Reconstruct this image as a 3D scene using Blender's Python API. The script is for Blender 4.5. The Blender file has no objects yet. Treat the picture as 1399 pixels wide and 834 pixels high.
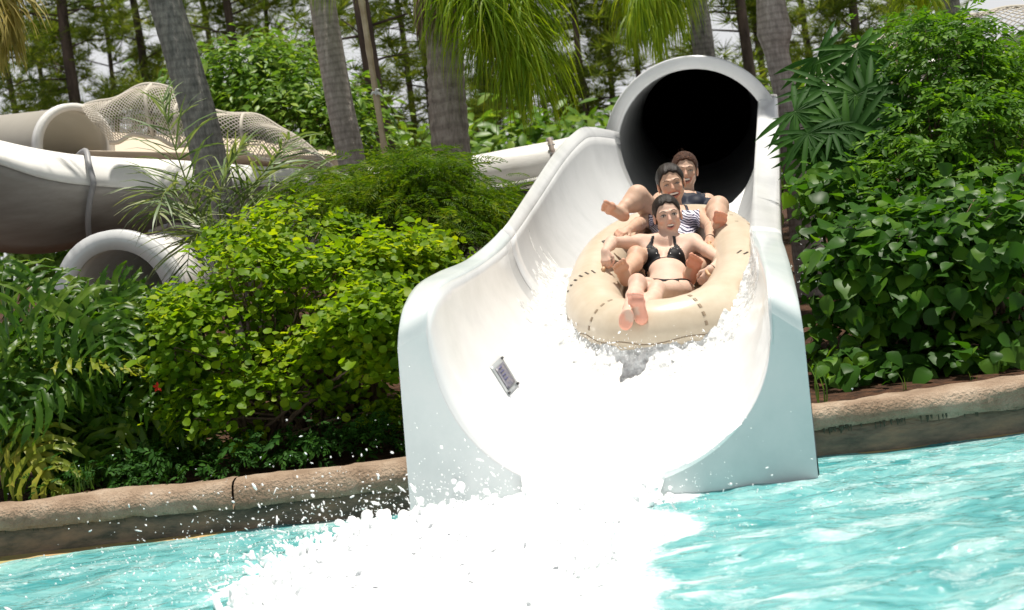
import bpy, math, random
import numpy as np
from mathutils import Vector, Matrix
from mathutils.bvhtree import BVHTree

random.seed(7); RNG = np.random.default_rng(7)
S = bpy.context.scene; COL = S.collection
PI = math.pi; R = math.radians

# ------------------------------------------------------------ camera
CAM_Z, FPX, PITCH, ROLL = 1.2, 1900.0, math.atan(117/1900), R(7.5)
F_ = Vector((0, math.cos(PITCH), -math.sin(PITCH)))
U0 = Vector((0, math.sin(PITCH), math.cos(PITCH))); R0 = Vector((1, 0, 0))
CX = R0*math.cos(ROLL) - U0*math.sin(ROLL); CY = R0*math.sin(ROLL) + U0*math.cos(ROLL)
CP = Vector((0, 0, CAM_Z))
cd = bpy.data.cameras.new('camera'); cam = bpy.data.objects.new('camera', cd); COL.objects.link(cam)
cam.matrix_world = Matrix(((CX.x, CY.x, -F_.x, CP.x), (CX.y, CY.y, -F_.y, CP.y), (CX.z, CY.z, -F_.z, CP.z), (0, 0, 0, 1)))
cd.sensor_width = 36; cd.lens = FPX/1399*36; cd.clip_start = 0.05; cd.clip_end = 2000
cd.dof.use_dof = True; cd.dof.focus_distance = 7.4; cd.dof.aperture_fstop = 3.6
S.camera = cam
def ray(px, py):
    return (F_ + CX*((px-699.5)/FPX) + CY*((417-py)/FPX))
def at(px, py, Y):
    d = ray(px, py); return CP + d*(Y/d.y)

# ------------------------------------------------------------ world, sun, exposure
SUN = Vector((0.12, 0.07, 1.0)).normalized()
EL = math.asin(SUN.z); AZ = math.atan2(SUN.x, SUN.y)
w = bpy.data.worlds.new('World'); S.world = w; w.use_nodes = True
nt = w.node_tree; nt.nodes.clear()
sky = nt.nodes.new('ShaderNodeTexSky'); sky.sky_type = 'NISHITA'; sky.sun_disc = False
sky.sun_elevation = EL; sky.sun_rotation = AZ; sky.air_density = 1.0; sky.dust_density = 1.5
tc = nt.nodes.new('ShaderNodeTexCoord'); nz = nt.nodes.new('ShaderNodeTexNoise')
mp = nt.nodes.new('ShaderNodeMapping'); mp.inputs['Scale'].default_value = (1, 1, 2.4)
nz.inputs['Scale'].default_value = 5; nz.inputs['Detail'].default_value = 7
cr = nt.nodes.new('ShaderNodeValToRGB'); cr.color_ramp.elements[0].position = .38; cr.color_ramp.elements[1].position = .52
mx = nt.nodes.new('ShaderNodeMix'); mx.data_type = 'RGBA'
mx.inputs['B'].default_value = (34, 34.3, 34.8, 1)
bg = nt.nodes.new('ShaderNodeBackground'); bg.inputs['Strength'].default_value = 0.0175
wo = nt.nodes.new('ShaderNodeOutputWorld'); L = nt.links.new
sx = nt.nodes.new('ShaderNodeSeparateXYZ'); ab = nt.nodes.new('ShaderNodeMath'); ab.operation = 'ABSOLUTE'
hz = nt.nodes.new('ShaderNodeMath'); hz.operation = 'MULTIPLY_ADD'; hz.inputs[1].default_value = -.42; hz.inputs[2].default_value = .19    # cumulus layer: denser cover toward the horizon
ad_ = nt.nodes.new('ShaderNodeMath'); ad_.operation = 'ADD'
L(tc.outputs['Generated'], mp.inputs[0]); L(mp.outputs[0], nz.inputs['Vector']); L(tc.outputs['Generated'], sx.inputs[0]); L(sx.outputs['Z'], ab.inputs[0]); L(ab.outputs[0], hz.inputs[0])
L(nz.outputs['Fac'], ad_.inputs[0]); L(hz.outputs[0], ad_.inputs[1]); L(ad_.outputs[0], cr.inputs[0])
L(cr.outputs[0], mx.inputs['Factor']); L(sky.outputs[0], mx.inputs['A']); L(mx.outputs['Result'], bg.inputs[0]); L(bg.outputs[0], wo.inputs[0])
sl = bpy.data.lights.new('sun', 'SUN'); so = bpy.data.objects.new('sun', sl); COL.objects.link(so)
sl.energy = 5.0; sl.angle = R(0.5); sl.color = (1, .945, .85); so.rotation_euler = SUN.to_track_quat('Z', 'Y').to_euler()
S.view_settings.view_transform = 'Standard'; S.view_settings.look = 'None'; S.view_settings.gamma = 1
S.view_settings.exposure = 0.40
S.render.engine = 'CYCLES'
S.cycles.max_bounces = 8; S.cycles.transparent_max_bounces = 8
S.cycles.caustics_reflective = False; S.cycles.caustics_refractive = False

# ------------------------------------------------------------ helpers
def tag(o, label=None, cat=None, group=None, kind=None):
    if label: o['label'] = label
    if cat: o['category'] = cat
    if group: o['group'] = group
    if kind: o['kind'] = kind
    return o
def empty(name, loc=(0, 0, 0), label=None, cat=None, group=None):
    o = bpy.data.objects.new(name, None); COL.objects.link(o); o.location = loc; o.empty_display_size = .05
    return tag(o, label, cat, group)
def wmat(o): return o.matrix_basis if o.parent is None else wmat(o.parent) @ o.matrix_parent_inverse @ o.matrix_basis
def link(name, me, mat=None, parent=None, smooth=True):
    if mat is not None and len(me.materials) == 0: me.materials.append(mat)
    o = bpy.data.objects.new(name, me); COL.objects.link(o)
    if parent is not None:
        o.parent = parent
        o.matrix_parent_inverse = wmat(parent).inverted()
    return o
def npmesh(name, V, Fc, smooth=True, col=None):
    """V (n,3), Fc (m,k) array or list of faces -> mesh (world coordinates)"""
    me = bpy.data.meshes.new(name); V = np.asarray(V, np.float32)
    if isinstance(Fc, np.ndarray):
        m, k = Fc.shape
        me.vertices.add(len(V)); me.vertices.foreach_set('co', V.ravel())
        me.loops.add(m*k); me.loops.foreach_set('vertex_index', Fc.astype(np.int32).ravel())
        me.polygons.add(m); me.polygons.foreach_set('loop_start', np.arange(0, m*k, k, dtype=np.int32))
        me.polygons.foreach_set('loop_total', np.full(m, k, np.int32))
        me.update(calc_edges=True)
    else:
        me.from_pydata([tuple(v) for v in V], [], Fc); me.update()
    if smooth: me.polygons.foreach_set('use_smooth', np.ones(len(me.polygons), bool))
    if col is not None:
        a = me.color_attributes.new('tint', 'FLOAT_COLOR', 'POINT')
        c = np.ones((len(V), 4), np.float32); c[:, :3] = col; a.data.foreach_set('color', c.ravel())
    return me
class MB:
    def __init__(s): s.v = []; s.f = []; s.n = 0
    def add(s, V, Fc):
        s.v.append(np.asarray(V, float).reshape(-1, 3)); s.f += [tuple(int(i)+s.n for i in q) for q in Fc]; s.n += len(s.v[-1])
    def tube(s, pts, rad, n=8, cap=True, close=False):
        P = [Vector(p) for p in pts]; m = len(P)
        rad = [rad]*m if not hasattr(rad, '__len__') else rad
        V = []; up = Vector((0, 0, 1)); prev = None
        for i in range(m):
            t = (P[(i+1) % m]-P[i-1]) if close else (P[min(i+1, m-1)]-P[max(i-1, 0)])
            t.normalize()
            if prev is None:
                a = t.cross(up if abs(t.z) < .95 else Vector((1, 0, 0))).normalized()
            else:
                a = (prev - t*prev.dot(t)).normalized()
            prev = a; b = t.cross(a)
            for k in range(n):
                an = 2*PI*k/n; V.append(P[i]+a*(math.cos(an)*rad[i])+b*(math.sin(an)*rad[i]))
        Fc = []
        for i in range(m if close else m-1):
            for k in range(n):
                j = (i+1) % m; Fc.append((i*n+k, i*n+(k+1) % n, j*n+(k+1) % n, j*n+k))
        if cap and not close:
            Fc.append(tuple(range(n-1, -1, -1))); Fc.append(tuple((m-1)*n+k for k in range(n)))
        s.add([tuple(v) for v in V], Fc); return s
    def box(s, c, sx, sy, sz, ax=None):
        ax = ax or (Vector((1, 0, 0)), Vector((0, 1, 0)), Vector((0, 0, 1))); c = Vector(c); V = []
        for dz in (-1, 1):
            for dy in (-1, 1):
                for dx in (-1, 1): V.append(c+ax[0]*dx*sx/2+ax[1]*dy*sy/2+ax[2]*dz*sz/2)
        s.add([tuple(v) for v in V], [(0, 2, 3, 1), (4, 5, 7, 6), (0, 1, 5, 4), (2, 6, 7, 3), (0, 4, 6, 2), (1, 3, 7, 5)]); return s
    def grid(s, G, flip=False):
        G = np.asarray(G, float); a, b = G.shape[:2]; Fc = []
        for i in range(a-1):
            for j in range(b-1):
                q = (i*b+j, i*b+j+1, (i+1)*b+j+1, (i+1)*b+j); Fc.append(q[::-1] if flip else q)
        s.add(G.reshape(-1, 3), Fc); return s
    def build(s, name, mat, parent=None, smooth=True):
        me = npmesh(name, np.concatenate(s.v), s.f, smooth); return link(name, me, mat, parent)
def solid(o, t, offset=-1):
    m = o.modifiers.new('solid', 'SOLIDIFY'); m.thickness = t; m.offset = offset; return o
def edge_split(o, ang=40):
    m = o.modifiers.new('split', 'EDGE_SPLIT'); m.split_angle = R(ang); return o

_p = RNG.permutation(4096).astype(np.int64); _val = RNG.random(4096)
def vn(x, y, z=0.):
    x, y, z = np.broadcast_arrays(np.asarray(x, float), y, z)
    xi = np.floor(x).astype(np.int64); yi = np.floor(y).astype(np.int64); zi = np.floor(z).astype(np.int64)
    fx, fy, fz = x-xi, y-yi, z-zi
    fx = fx*fx*(3-2*fx); fy = fy*fy*(3-2*fy); fz = fz*fz*(3-2*fz)
    def h(a, b, c): return _val[_p[(_p[(_p[a & 4095]+b) & 4095]+c) & 4095]]
    def l(a, b, t): return a+(b-a)*t
    return l(l(l(h(xi, yi, zi), h(xi+1, yi, zi), fx), l(h(xi, yi+1, zi), h(xi+1, yi+1, zi), fx), fy),
             l(l(h(xi, yi, zi+1), h(xi+1, yi, zi+1), fx), l(h(xi, yi+1, zi+1), h(xi+1, yi+1, zi+1), fx), fy), fz)
def fbm(x, y, z=0., o=4):
    s = 0; a = .5
    for i in range(o): s = s+a*vn(np.asarray(x)*2**i+i*17.3, np.asarray(y)*2**i+i*5.1, np.asarray(z)*2**i); a *= .5
    return s

# ------------------------------------------------------------ materials
def M(name, col, rough=.5, spec=.5, bump=0, bscale=20, noise=None, nscale=3, metal=0, attr=None, sss=0, coat=0, stretch=None, ndetail=6):
    m = bpy.data.materials.new(name); m.use_nodes = True; n = m.node_tree.nodes; l = m.node_tree.links.new
    b = n['Principled BSDF']; b.inputs['Base Color'].default_value = (*col, 1); b.inputs['Roughness'].default_value = rough
    b.inputs['Specular IOR Level'].default_value = spec; b.inputs['Metallic'].default_value = metal
    if coat: b.inputs['Coat Weight'].default_value = coat; b.inputs['Coat Roughness'].default_value = .08
    if sss: b.inputs['Subsurface Weight'].default_value = sss; b.inputs['Subsurface Radius'].default_value = (.012, .005, .003); b.inputs['Subsurface Scale'].default_value = 1
    src = None
    g = n.new('ShaderNodeNewGeometry'); vec = g.outputs['Position']
    if stretch:
        mpn = n.new('ShaderNodeMapping'); mpn.inputs['Scale'].default_value = stretch; l(vec, mpn.inputs[0]); vec = mpn.outputs[0]
    if noise:
        t = n.new('ShaderNodeTexNoise'); t.inputs['Scale'].default_value = nscale; t.inputs['Detail'].default_value = ndetail; t.inputs['Roughness'].default_value = .65
        l(vec, t.inputs['Vector']); r = n.new('ShaderNodeValToRGB'); e = r.color_ramp.elements
        cols = [*noise]; e[0].position = .32; e[1].position = .68; e[0].color = (*cols[0], 1); e[1].color = (*cols[-1], 1)
        for i, c in enumerate(cols[1:-1]):
            q = e.new(.32+.36*(i+1)/(len(cols)-1)); q.color = (*c, 1)
        l(t.outputs['Fac'], r.inputs[0]); src = r.outputs[0]
    if attr:
        a = n.new('ShaderNodeAttribute'); a.attribute_name = attr
        if src:
            k = n.new('ShaderNodeMix'); k.data_type = 'RGBA'; k.blend_type = 'MULTIPLY'; k.inputs['Factor'].default_value = 1
            l(src, k.inputs['A']); l(a.outputs['Color'], k.inputs['B']); src = k.outputs['Result']
        else: src = a.outputs['Color']
    if src: l(src, b.inputs['Base Color'])
    if bump:
        t2 = n.new('ShaderNodeTexNoise'); t2.inputs['Scale'].default_value = bscale; t2.inputs['Detail'].default_value = 8; l(vec, t2.inputs['Vector'])
        bp = n.new('ShaderNodeBump'); bp.inputs['Strength'].default_value = bump; bp.inputs['Distance'].default_value = .02
        l(t2.outputs['Fac'], bp.inputs['Height']); l(bp.outputs[0], b.inputs['Normal'])
    return m
def leafmat(name, c1, c2, c3=None, rough=.32, trans=.35, spec=.5, tcol=(1.5, 1.5, .5), k=.80):
    c1, c2 = [x*k for x in c1], [x*k for x in c2]; c3 = [x*.85 for x in c3] if c3 else None
    m = bpy.data.materials.new(name); m.use_nodes = True; n = m.node_tree.nodes; l = m.node_tree.links.new
    b = n['Principled BSDF']; out = n['Material Output']
    g = n.new('ShaderNodeNewGeometry'); oi = n.new('ShaderNodeObjectInfo')
    ad = n.new('ShaderNodeMath'); ad.operation = 'ADD'; fr = n.new('ShaderNodeMath'); fr.operation = 'FRACT'
    l(g.outputs['Random Per Island'], ad.inputs[0]); l(oi.outputs['Random'], ad.inputs[1]); l(ad.outputs[0], fr.inputs[0])
    nz = n.new('ShaderNodeTexNoise'); nz.inputs['Scale'].default_value = 3.0; nz.inputs['Detail'].default_value = 3; l(g.outputs['Position'], nz.inputs['Vector'])
    ma = n.new('ShaderNodeMath'); ma.operation = 'MULTIPLY_ADD'; ma.inputs[1].default_value = .55; l(fr.outputs[0], ma.inputs[0])
    m2 = n.new('ShaderNodeMath'); m2.operation = 'MULTIPLY_ADD'; m2.inputs[1].default_value = .9; m2.inputs[2].default_value = -.22; l(nz.outputs['Fac'], m2.inputs[0]); l(m2.outputs[0], ma.inputs[2])
    r = n.new('ShaderNodeValToRGB'); e = r.color_ramp.elements; e[0].color = (*c1, 1); e[1].color = (*(c3 or c2), 1); e[0].position = .1; e[1].position = .95
    if c3: q = e.new(.55); q.color = (*c2, 1)
    l(ma.outputs[0], r.inputs[0]); l(r.outputs[0], b.inputs['Base Color'])
    b.inputs['Roughness'].default_value = rough; b.inputs['Specular IOR Level'].default_value = spec*.6
    t = n.new('ShaderNodeBsdfTranslucent'); mc = n.new('ShaderNodeMix'); mc.data_type = 'RGBA'; mc.blend_type = 'MULTIPLY'; mc.inputs['Factor'].default_value = 1
    l(r.outputs[0], mc.inputs['A']); mc.inputs['B'].default_value = (*tcol, 1); l(mc.outputs['Result'], t.inputs['Color'])
    mi = n.new('ShaderNodeMixShader'); mi.inputs[0].default_value = trans; l(b.outputs[0], mi.inputs[1]); l(t.outputs[0], mi.inputs[2]); l(mi.outputs[0], out.inputs['Surface'])
    return m

m_gel = M('white_gelcoat', (.68, .69, .70), .22, .5, coat=.3, noise=[(.60, .61, .62), (.68, .69, .70), (.72, .73, .74)], nscale=2, bump=.04, bscale=6)
m_panel_shade = M('shade_tinted_gelcoat', (.62, .67, .68), .25, .5, coat=.2, noise=[(.56, .62, .63), (.62, .67, .68), (.67, .70, .71)], nscale=3, bump=.03, bscale=8)  # same gelcoat, darker and bluer: the front's shade is mixed into the colour
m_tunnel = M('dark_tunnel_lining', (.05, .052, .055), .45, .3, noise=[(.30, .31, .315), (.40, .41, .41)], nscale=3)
m_foam = M('white_foam', (.93, .95, .96), .5, .4, bump=.25, bscale=70)
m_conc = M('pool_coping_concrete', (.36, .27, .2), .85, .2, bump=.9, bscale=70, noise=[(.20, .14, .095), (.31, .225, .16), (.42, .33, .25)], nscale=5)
m_wall = M('dark_pool_wall', (.16, .13, .09), .6, .4, bump=.4, bscale=30, noise=[(.05, .055, .04), (.15, .12, .085), (.24, .17, .11)], nscale=6, stretch=(1, 1, 3))  # wall face mottled and darker than the coping above it
m_ledge = M('submerged_ledge', (.42, .27, .12), .7, .3, noise=[(.30, .32, .12), (.48, .28, .14)], nscale=3, bump=.3)
m_soil = M('mulch_soil', (.05, .03, .02), .95, .1, bump=1, bscale=50, noise=[(.02, .014, .01), (.06, .032, .02), (.11, .055, .03)], nscale=20)
# ------------------------------------------------------------ implicit surfaces (numpy surface nets)
class Field:
    def __init__(s, lo, hi, h):
        s.lo = np.array(lo, float); s.h = h; s.n = np.maximum(np.ceil((np.array(hi)-s.lo)/h).astype(int)+1, 4)
        s.D = np.full(s.n, 1.0, np.float32); s.T = np.zeros(s.n, np.int16); s.tints = [(1, 1, 1)]
    def win(s, lo, hi):
        a = np.clip(np.floor((np.array(lo)-s.lo)/s.h).astype(int), 0, s.n-1); b = np.clip(np.ceil((np.array(hi)-s.lo)/s.h).astype(int)+1, 1, s.n)
        if np.any(b <= a): return None, None
        sl = tuple(slice(a[i], b[i]) for i in range(3))
        ax = [s.lo[i]+s.h*np.arange(a[i], b[i]) for i in range(3)]
        P = np.stack(np.meshgrid(*ax, indexing='ij'), -1)
        return sl, P
    def merge(s, sl, d, k, tint=None, sub=False):
        D = s.D[sl]; d = d.astype(np.float32)
        if sub:
            h = np.clip(.5-.5*(d+D)/k, 0, 1); s.D[sl] = D*(1-h)+(-d)*h+k*h*(1-h); return
        if tint is not None:
            if tint not in s.tints: s.tints.append(tint)
            T = s.T[sl]; T[d < D+.002] = s.tints.index(tint); s.T[sl] = T
        elif True:
            T = s.T[sl]; T[d < D] = 0; s.T[sl] = T
        h = np.clip(.5+.5*(D-d)/k, 0, 1); s.D[sl] = D*(1-h)+d*h-k*h*(1-h)
    def cap(s, a, b, r1, r2, k=.02, tint=None, flat=None, sub=False, mg=.04):
        a = np.array(a, float); b = np.array(b, float); rm = max(r1, r2)*(1/flat[1] if flat and flat[1] < 1 else (flat[1] if flat else 1))+mg+k
        sl, P = s.win(np.minimum(a, b)-rm, np.maximum(a, b)+rm)
        if sl is None: return
        ba = b-a; L2 = max(ba@ba, 1e-9); pa = P-a; h = np.clip((pa@ba)/L2, 0, 1)
        q = pa-h[..., None]*ba
        if flat:
            n = np.array(flat[0], float); n /= np.linalg.norm(n); q = q+(q@n)[..., None]*n*(1/flat[1]-1)
            d = (np.linalg.norm(q, axis=-1)-(r1+(r2-r1)*h))*min(1, flat[1]**.5)
        else: d = np.linalg.norm(q, axis=-1)-(r1+(r2-r1)*h)
        s.merge(sl, d, k, tint, sub)
    def ell(s, c, rad, ax=None, k=.02, tint=None, sub=False):
        c = np.array(c, float); rad = np.array(rad, float); rm = rad.max()+.04+k
        sl, P = s.win(c-rm, c+rm)
        if sl is None: return
        q = P-c
        if ax is not None: q = q@np.array(ax, float).T
        k0 = np.linalg.norm(q/rad, axis=-1); k1 = np.linalg.norm(q/rad**2, axis=-1)+1e-9
        s.merge(sl, k0*(k0-1)/k1, k, tint, sub)
    def mesh(s, name, smooth_col=2):
        D = s.D; D[0] = np.maximum(D[0], 1e-3); D[-1] = np.maximum(D[-1], 1e-3); D[:, 0] = np.maximum(D[:, 0], 1e-3); D[:, -1] = np.maximum(D[:, -1], 1e-3); D[:, :, 0] = np.maximum(D[:, :, 0], 1e-3); D[:, :, -1] = np.maximum(D[:, :, -1], 1e-3)
        I = D < 0
        c = I[:-1, :-1, :-1].astype(np.int8)*0
        for i in (0, 1):
            for j in (0, 1):
                for k in (0, 1): c += I[i:I.shape[0]-1+i, j:I.shape[1]-1+j, k:I.shape[2]-1+k]
        act = np.argwhere((c > 0) & (c < 8)); N = len(act)
        cid = np.full(c.shape, -1, np.int32); cid[tuple(act.T)] = np.arange(N)
        offs = [(i, j, k) for i in (0, 1) for j in (0, 1) for k in (0, 1)]
        val = np.stack([D[tuple((act+np.array(o)).T)] for o in offs], 1)
        acc = np.zeros((N, 3)); cnt = np.zeros(N)
        for a in range(8):
            for b in range(a+1, 8):
                oa, ob = np.array(offs[a]), np.array(offs[b])
                if abs(oa-ob).sum() != 1: continue
                m = (val[:, a] < 0) != (val[:, b] < 0)
                t = val[m, a]/(val[m, a]-val[m, b]); acc[m] += oa+(ob-oa)*t[:, None]; cnt[m] += 1
        V = (act+acc/cnt[:, None])*s.h+s.lo
        Q = []
        for ax in range(3):
            sh = [slice(None)]*3; sh2 = [slice(None)]*3; sh[ax] = slice(0, -1); sh2[ax] = slice(1, None)
            A = I[tuple(sh)]; B = I[tuple(sh2)]; e = np.argwhere(A != B)
            u, v = [(1, 2), (2, 0), (0, 1)][ax]
            ok = (e[:, u] > 0) & (e[:, v] > 0) & (e[:, u] < D.shape[u]-1) & (e[:, v] < D.shape[v]-1); e = e[ok]
            if len(e) == 0: continue
            inside = I[tuple(e.T)]
            du = np.zeros(3, int); dv = np.zeros(3, int); du[u] = 1; dv[v] = 1
            q = np.stack([cid[tuple((e-du-dv).T)], cid[tuple((e-dv).T)], cid[tuple(e.T)], cid[tuple((e-du).T)]], 1)
            q[~inside] = q[~inside][:, ::-1]; Q.append(q)
        Q = np.concatenate(Q)
        T = s.T[tuple(np.minimum(np.round((V-s.lo)/s.h).astype(int), np.array(s.n)-1).T)]
        col = np.array(s.tints, float)[T]
        ed = np.concatenate([Q[:, [0, 1]], Q[:, [1, 2]], Q[:, [2, 3]], Q[:, [3, 0]]])
        for _ in range(smooth_col):
            sm = np.zeros_like(col); ct = np.zeros(N); 
            for x, y in ((0, 1), (1, 0)):
                np.add.at(sm, ed[:, x], col[ed[:, y]]); np.add.at(ct, ed[:, x], 1)
            col = .4*col+.6*sm/np.maximum(ct, 1)[:, None]
        return V, Q, col, npmesh(name, V, Q, True, col)

# ------------------------------------------------------------ slide
def xyz(v): return (v[0], v[1], v[2])
Lin = [(582,455,5.60),(585,425,5.63),(595,402,5.75),(612,386,6.0),(635,375,6.35),(665,357,6.85),(698,328,7.5),(735,275,8.6),(770,222,9.8),(795,194,10.6),(812,187,10.95),(846,191,11.4)]
Lou = [(543,475,5.60),(545,448,5.63),(552,418,5.75),(570,392,6.0),(600,374,6.35),(640,356,6.85),(685,316,7.5),(722,262,8.6),(757,210,9.8),(784,182,10.6),(803,174,10.95),(845,181,11.4)]
Rin = [(1050,425,5.60),(1049,403,5.63),(1047,385,5.75),(1043,367,6.0),(1037,350,6.35),(1030,334,6.85),(1024,318,7.4),(1028,270,8.6),(1031,215,9.8),(1034,170,10.6),(1035,150,10.95),(1036,133,11.4)]
Rou = [(1098,455,5.60),(1094,428,5.63),(1090,405,5.75),(1085,383,6.0),(1079,360,6.35),(1073,340,6.85),(1068,322,7.4),(1066,280,8.6),(1065,225,9.8),(1064,175,10.6),(1063,155,10.95),(1062,130,11.4)]
FLOOR = [(5.6,.05),(5.75,.10),(6.0,.19),(6.4,.33),(6.8,.42),(7.5,.53),(8.6,.70),(9.8,.86),(10.6,.92),(11.6,.985)]
def floor_z(y): return float(np.interp(y, [a for a, b in FLOOR], [b for a, b in FLOOR]))
def pts(tab): return np.array([xyz(at(*p)) for p in tab])
def dens(P, n):
    """Catmull-Rom through rows of P, n samples per span"""
    P = np.asarray(P); Q = np.vstack([2*P[0]-P[1], P, 2*P[-1]-P[-2]]); out = []
    for i in range(1, len(Q)-2):
        for t in np.linspace(0, 1, n, endpoint=False):
            p0, p1, p2, p3 = Q[i-1:i+3]
            out.append(.5*((2*p1)+(p2-p0)*t+(2*p0-5*p1+4*p2-p3)*t*t+(3*p1-p0-3*p2+p3)*t**3))
    out.append(P[-1]); return np.array(out)
ND = 5
Li, Lo, Ri, Ro = [dens(pts(t), ND) for t in (Lin, Lou, Rin, Rou)]
NS = len(Li); KJ = 6*ND
NPH = 49
def section(i, off=0., ph=None):
    l, r = Li[i], Ri[i]; ph = np.linspace(0, PI, NPH) if ph is None else ph
    sx = -np.cos(ph); t = (1+sx)/2; t = t[:, None]
    base = l*(1-t)+r*t; fz = floor_z((l[1]+r[1])/2 if i > 0 else 5.6)
    sq = .92 if i > 3*ND else .85
    dep = np.abs(np.sin(ph))**sq
    z = base[:, 2]*(1-dep)+fz*dep
    # keep rim heights near the rims
    out = base.copy(); out[:, 2] = z
    return out
CH = np.array([section(i) for i in range(NS)])
slide = empty('water_slide', (0.34, 5.6, 0), 'white fibreglass water slide chute ending in the pool, round dark tunnel at its top', 'water slide')
def part_grid(name, G, mat, parent, th=0, flip=False):
    o = MB().grid(G, flip).build(name, mat, parent)
    if th: solid(o, abs(th), -1 if th > 0 else 1)
    return o
ch_front = part_grid('channel_section', CH[:KJ+1], m_gel, slide, -.012, True)
ch_rear = part_grid('channel_section', CH[KJ:], m_gel, slide, -.012, True)
ch_bvh = BVHTree.FromPolygons([tuple(v) for v in CH.reshape(-1, 3)], [(i*NPH+j, i*NPH+j+1, (i+1)*NPH+j+1, (i+1)*NPH+j) for i in range(NS-1) for j in range(NPH-1)])
# flanges: a rounded lip across the rim, turned down on its outer side
def flange(inn, out, side, name, drop, lift=0.):
    G = []
    for a, b in zip(inn, out):
        d = b-a; row = [a+np.array([0, 0, -.004+lift]), a*.97+b*.03+np.array([0, 0, .006+lift]), a*.8+b*.2+np.array([0, 0, .012+lift]), a*.2+b*.8+np.array([0, 0, .012+lift]), b*.97+a*.03+np.array([0, 0, .006+lift]), b+np.array([0, 0, -.006+lift])]
        row.append(b+np.array([0, 0, -drop])); G.append(row)
    return part_grid(name, np.array(G), m_gel, slide, .006, side < 0)
flange(Li[KJ:], Lo[KJ:], -1, 'flange', .10); flange(Ri[KJ:], Ro[KJ:], 1, 'flange', .10)
# front section flange + front panel in one flowing moulding
def front_flange(inn, out, side, name):
    G = []
    for i, (a, b) in enumerate(zip(inn, out)):
        # lip normal: up on top, forward (toward camera) at the front
        f = min(1, max(0, (a[1]-5.6)/.45)); nrm = np.array([0, -(1-f), f+.15]); nrm /= np.linalg.norm(nrm)
        h = .016*min(1, i/9)
        row = [a, a*.96+b*.04+nrm*h*.7, a*.8+b*.2+nrm*h, a*.2+b*.8+nrm*h, b*.96+a*.04+nrm*h*.7, b]
        zb = -.32 if i >= 0 else 0
        bb = b.copy(); row.append(bb*.5+np.array([bb[0]-side*.0, bb[1], zb])*.5+np.array([0, .02, 0])); row.append(np.array([bb[0], max(bb[1], 5.62), zb])); G.append(row)
    return part_grid(name, np.array(G), m_panel_shade, slide, 0, side < 0)
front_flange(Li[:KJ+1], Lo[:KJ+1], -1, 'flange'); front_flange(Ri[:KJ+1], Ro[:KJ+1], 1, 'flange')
# front panel with the U cut-out
U = CH[0]; n = NPH
lt = Lo[0]; rt = Ro[0]
xl = at(556, 720, 5.6).x; xr = at(1118, 668, 5.6).x
outer = []
for j in range(n):
    f = j/(n-1)
    if f < .34: g = f/.34; outer.append((lt[0]+(xl-lt[0])*g, 5.6, lt[2]+(-.32-lt[2])*g))
    elif f < .66: g = (f-.34)/.32; outer.append((xl+(xr-xl)*g, 5.6, -.32))
    else: g = (f-.66)/.34; outer.append((xr+(rt[0]-xr)*g, 5.6, -.32+(rt[2]+.32)*g))
outer = np.array(outer); G = [U*(1-t)+outer*t for t in (0, .03, .3, .65, 1)]
G = np.array(G)
fp = part_grid('front_panel', G, m_panel_shade, slide, 0, False)
# joint lines of the two sections
b = MB()
for i in (KJ,): b.tube([tuple(p+np.array([0, -.002, .003])) for p in CH[i][2:-2]], .0018, 5)
b.build('section_joint', M('joint_sealant', (.45, .45, .45), .6), slide)
# tunnel
TC = Vector((at(942, 160, 11.4).x, 11.4, at(942, 160, 11.4).z)); TR = .565
TAX = Vector((.22, 1, .10)).normalized(); TS = Vector((1, -.22, 0)).normalized(); TU = TS.cross(TAX).normalized()
TC = at(948, 200, 11.42); TR = .625
def ringpts(c, r, n=64, a0=0, a1=2*PI, endpoint=False):
    return [c+TS*(math.cos(a)*r)+TU*(math.sin(a)*r) for a in np.linspace(a0, a1, n, endpoint=endpoint)]
b = MB(); rows = []
for k in range(17):
    d = k*.3; c = TC+TAX*d+TS*(-.012*d*d)+TU*(.004*d*d)
    rows.append([xyz(p) for p in ringpts(c, TR, 64, endpoint=False)+[ringpts(c, TR, 64)[0]]])
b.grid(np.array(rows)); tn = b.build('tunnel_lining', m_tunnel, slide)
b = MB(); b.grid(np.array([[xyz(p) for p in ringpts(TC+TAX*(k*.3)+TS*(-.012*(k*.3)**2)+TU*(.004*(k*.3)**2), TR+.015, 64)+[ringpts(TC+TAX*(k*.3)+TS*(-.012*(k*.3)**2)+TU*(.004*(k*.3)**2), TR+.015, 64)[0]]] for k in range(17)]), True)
e = TC+TAX*4.75+TS*(-.012*22.56)+TU*(.090); m0 = b.n; b.build('tunnel_shell', m_gel, slide); b = MB(); b.add([xyz(p) for p in ringpts(e, TR+.010)], [tuple(range(64))]); b.build('tunnel_black_disc', M('unlit_depth_black', (.004, .004, .005), 1., 0.), slide)  # black disc closes the tube, painted to pass for unlit tunnel depth
# mouth ring: flat face + outer band, upper arc down to the side rims
a0, a1 = R(22), R(182)
rows = []
for rr, dd in ((TR-.004, .02), (TR-.002, -.012), (TR+.012, -.02), (TR+.095, -.02), (TR+.107, -.012), (TR+.107, .10), (TR+.02, .10)):
    rows.append([xyz(p) for p in ringpts(TC+TAX*dd, rr, 60, a0, a1, True)])
part_grid('tunnel_mouth_ring', np.array(rows), m_gel, slide, 0, False)
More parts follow.
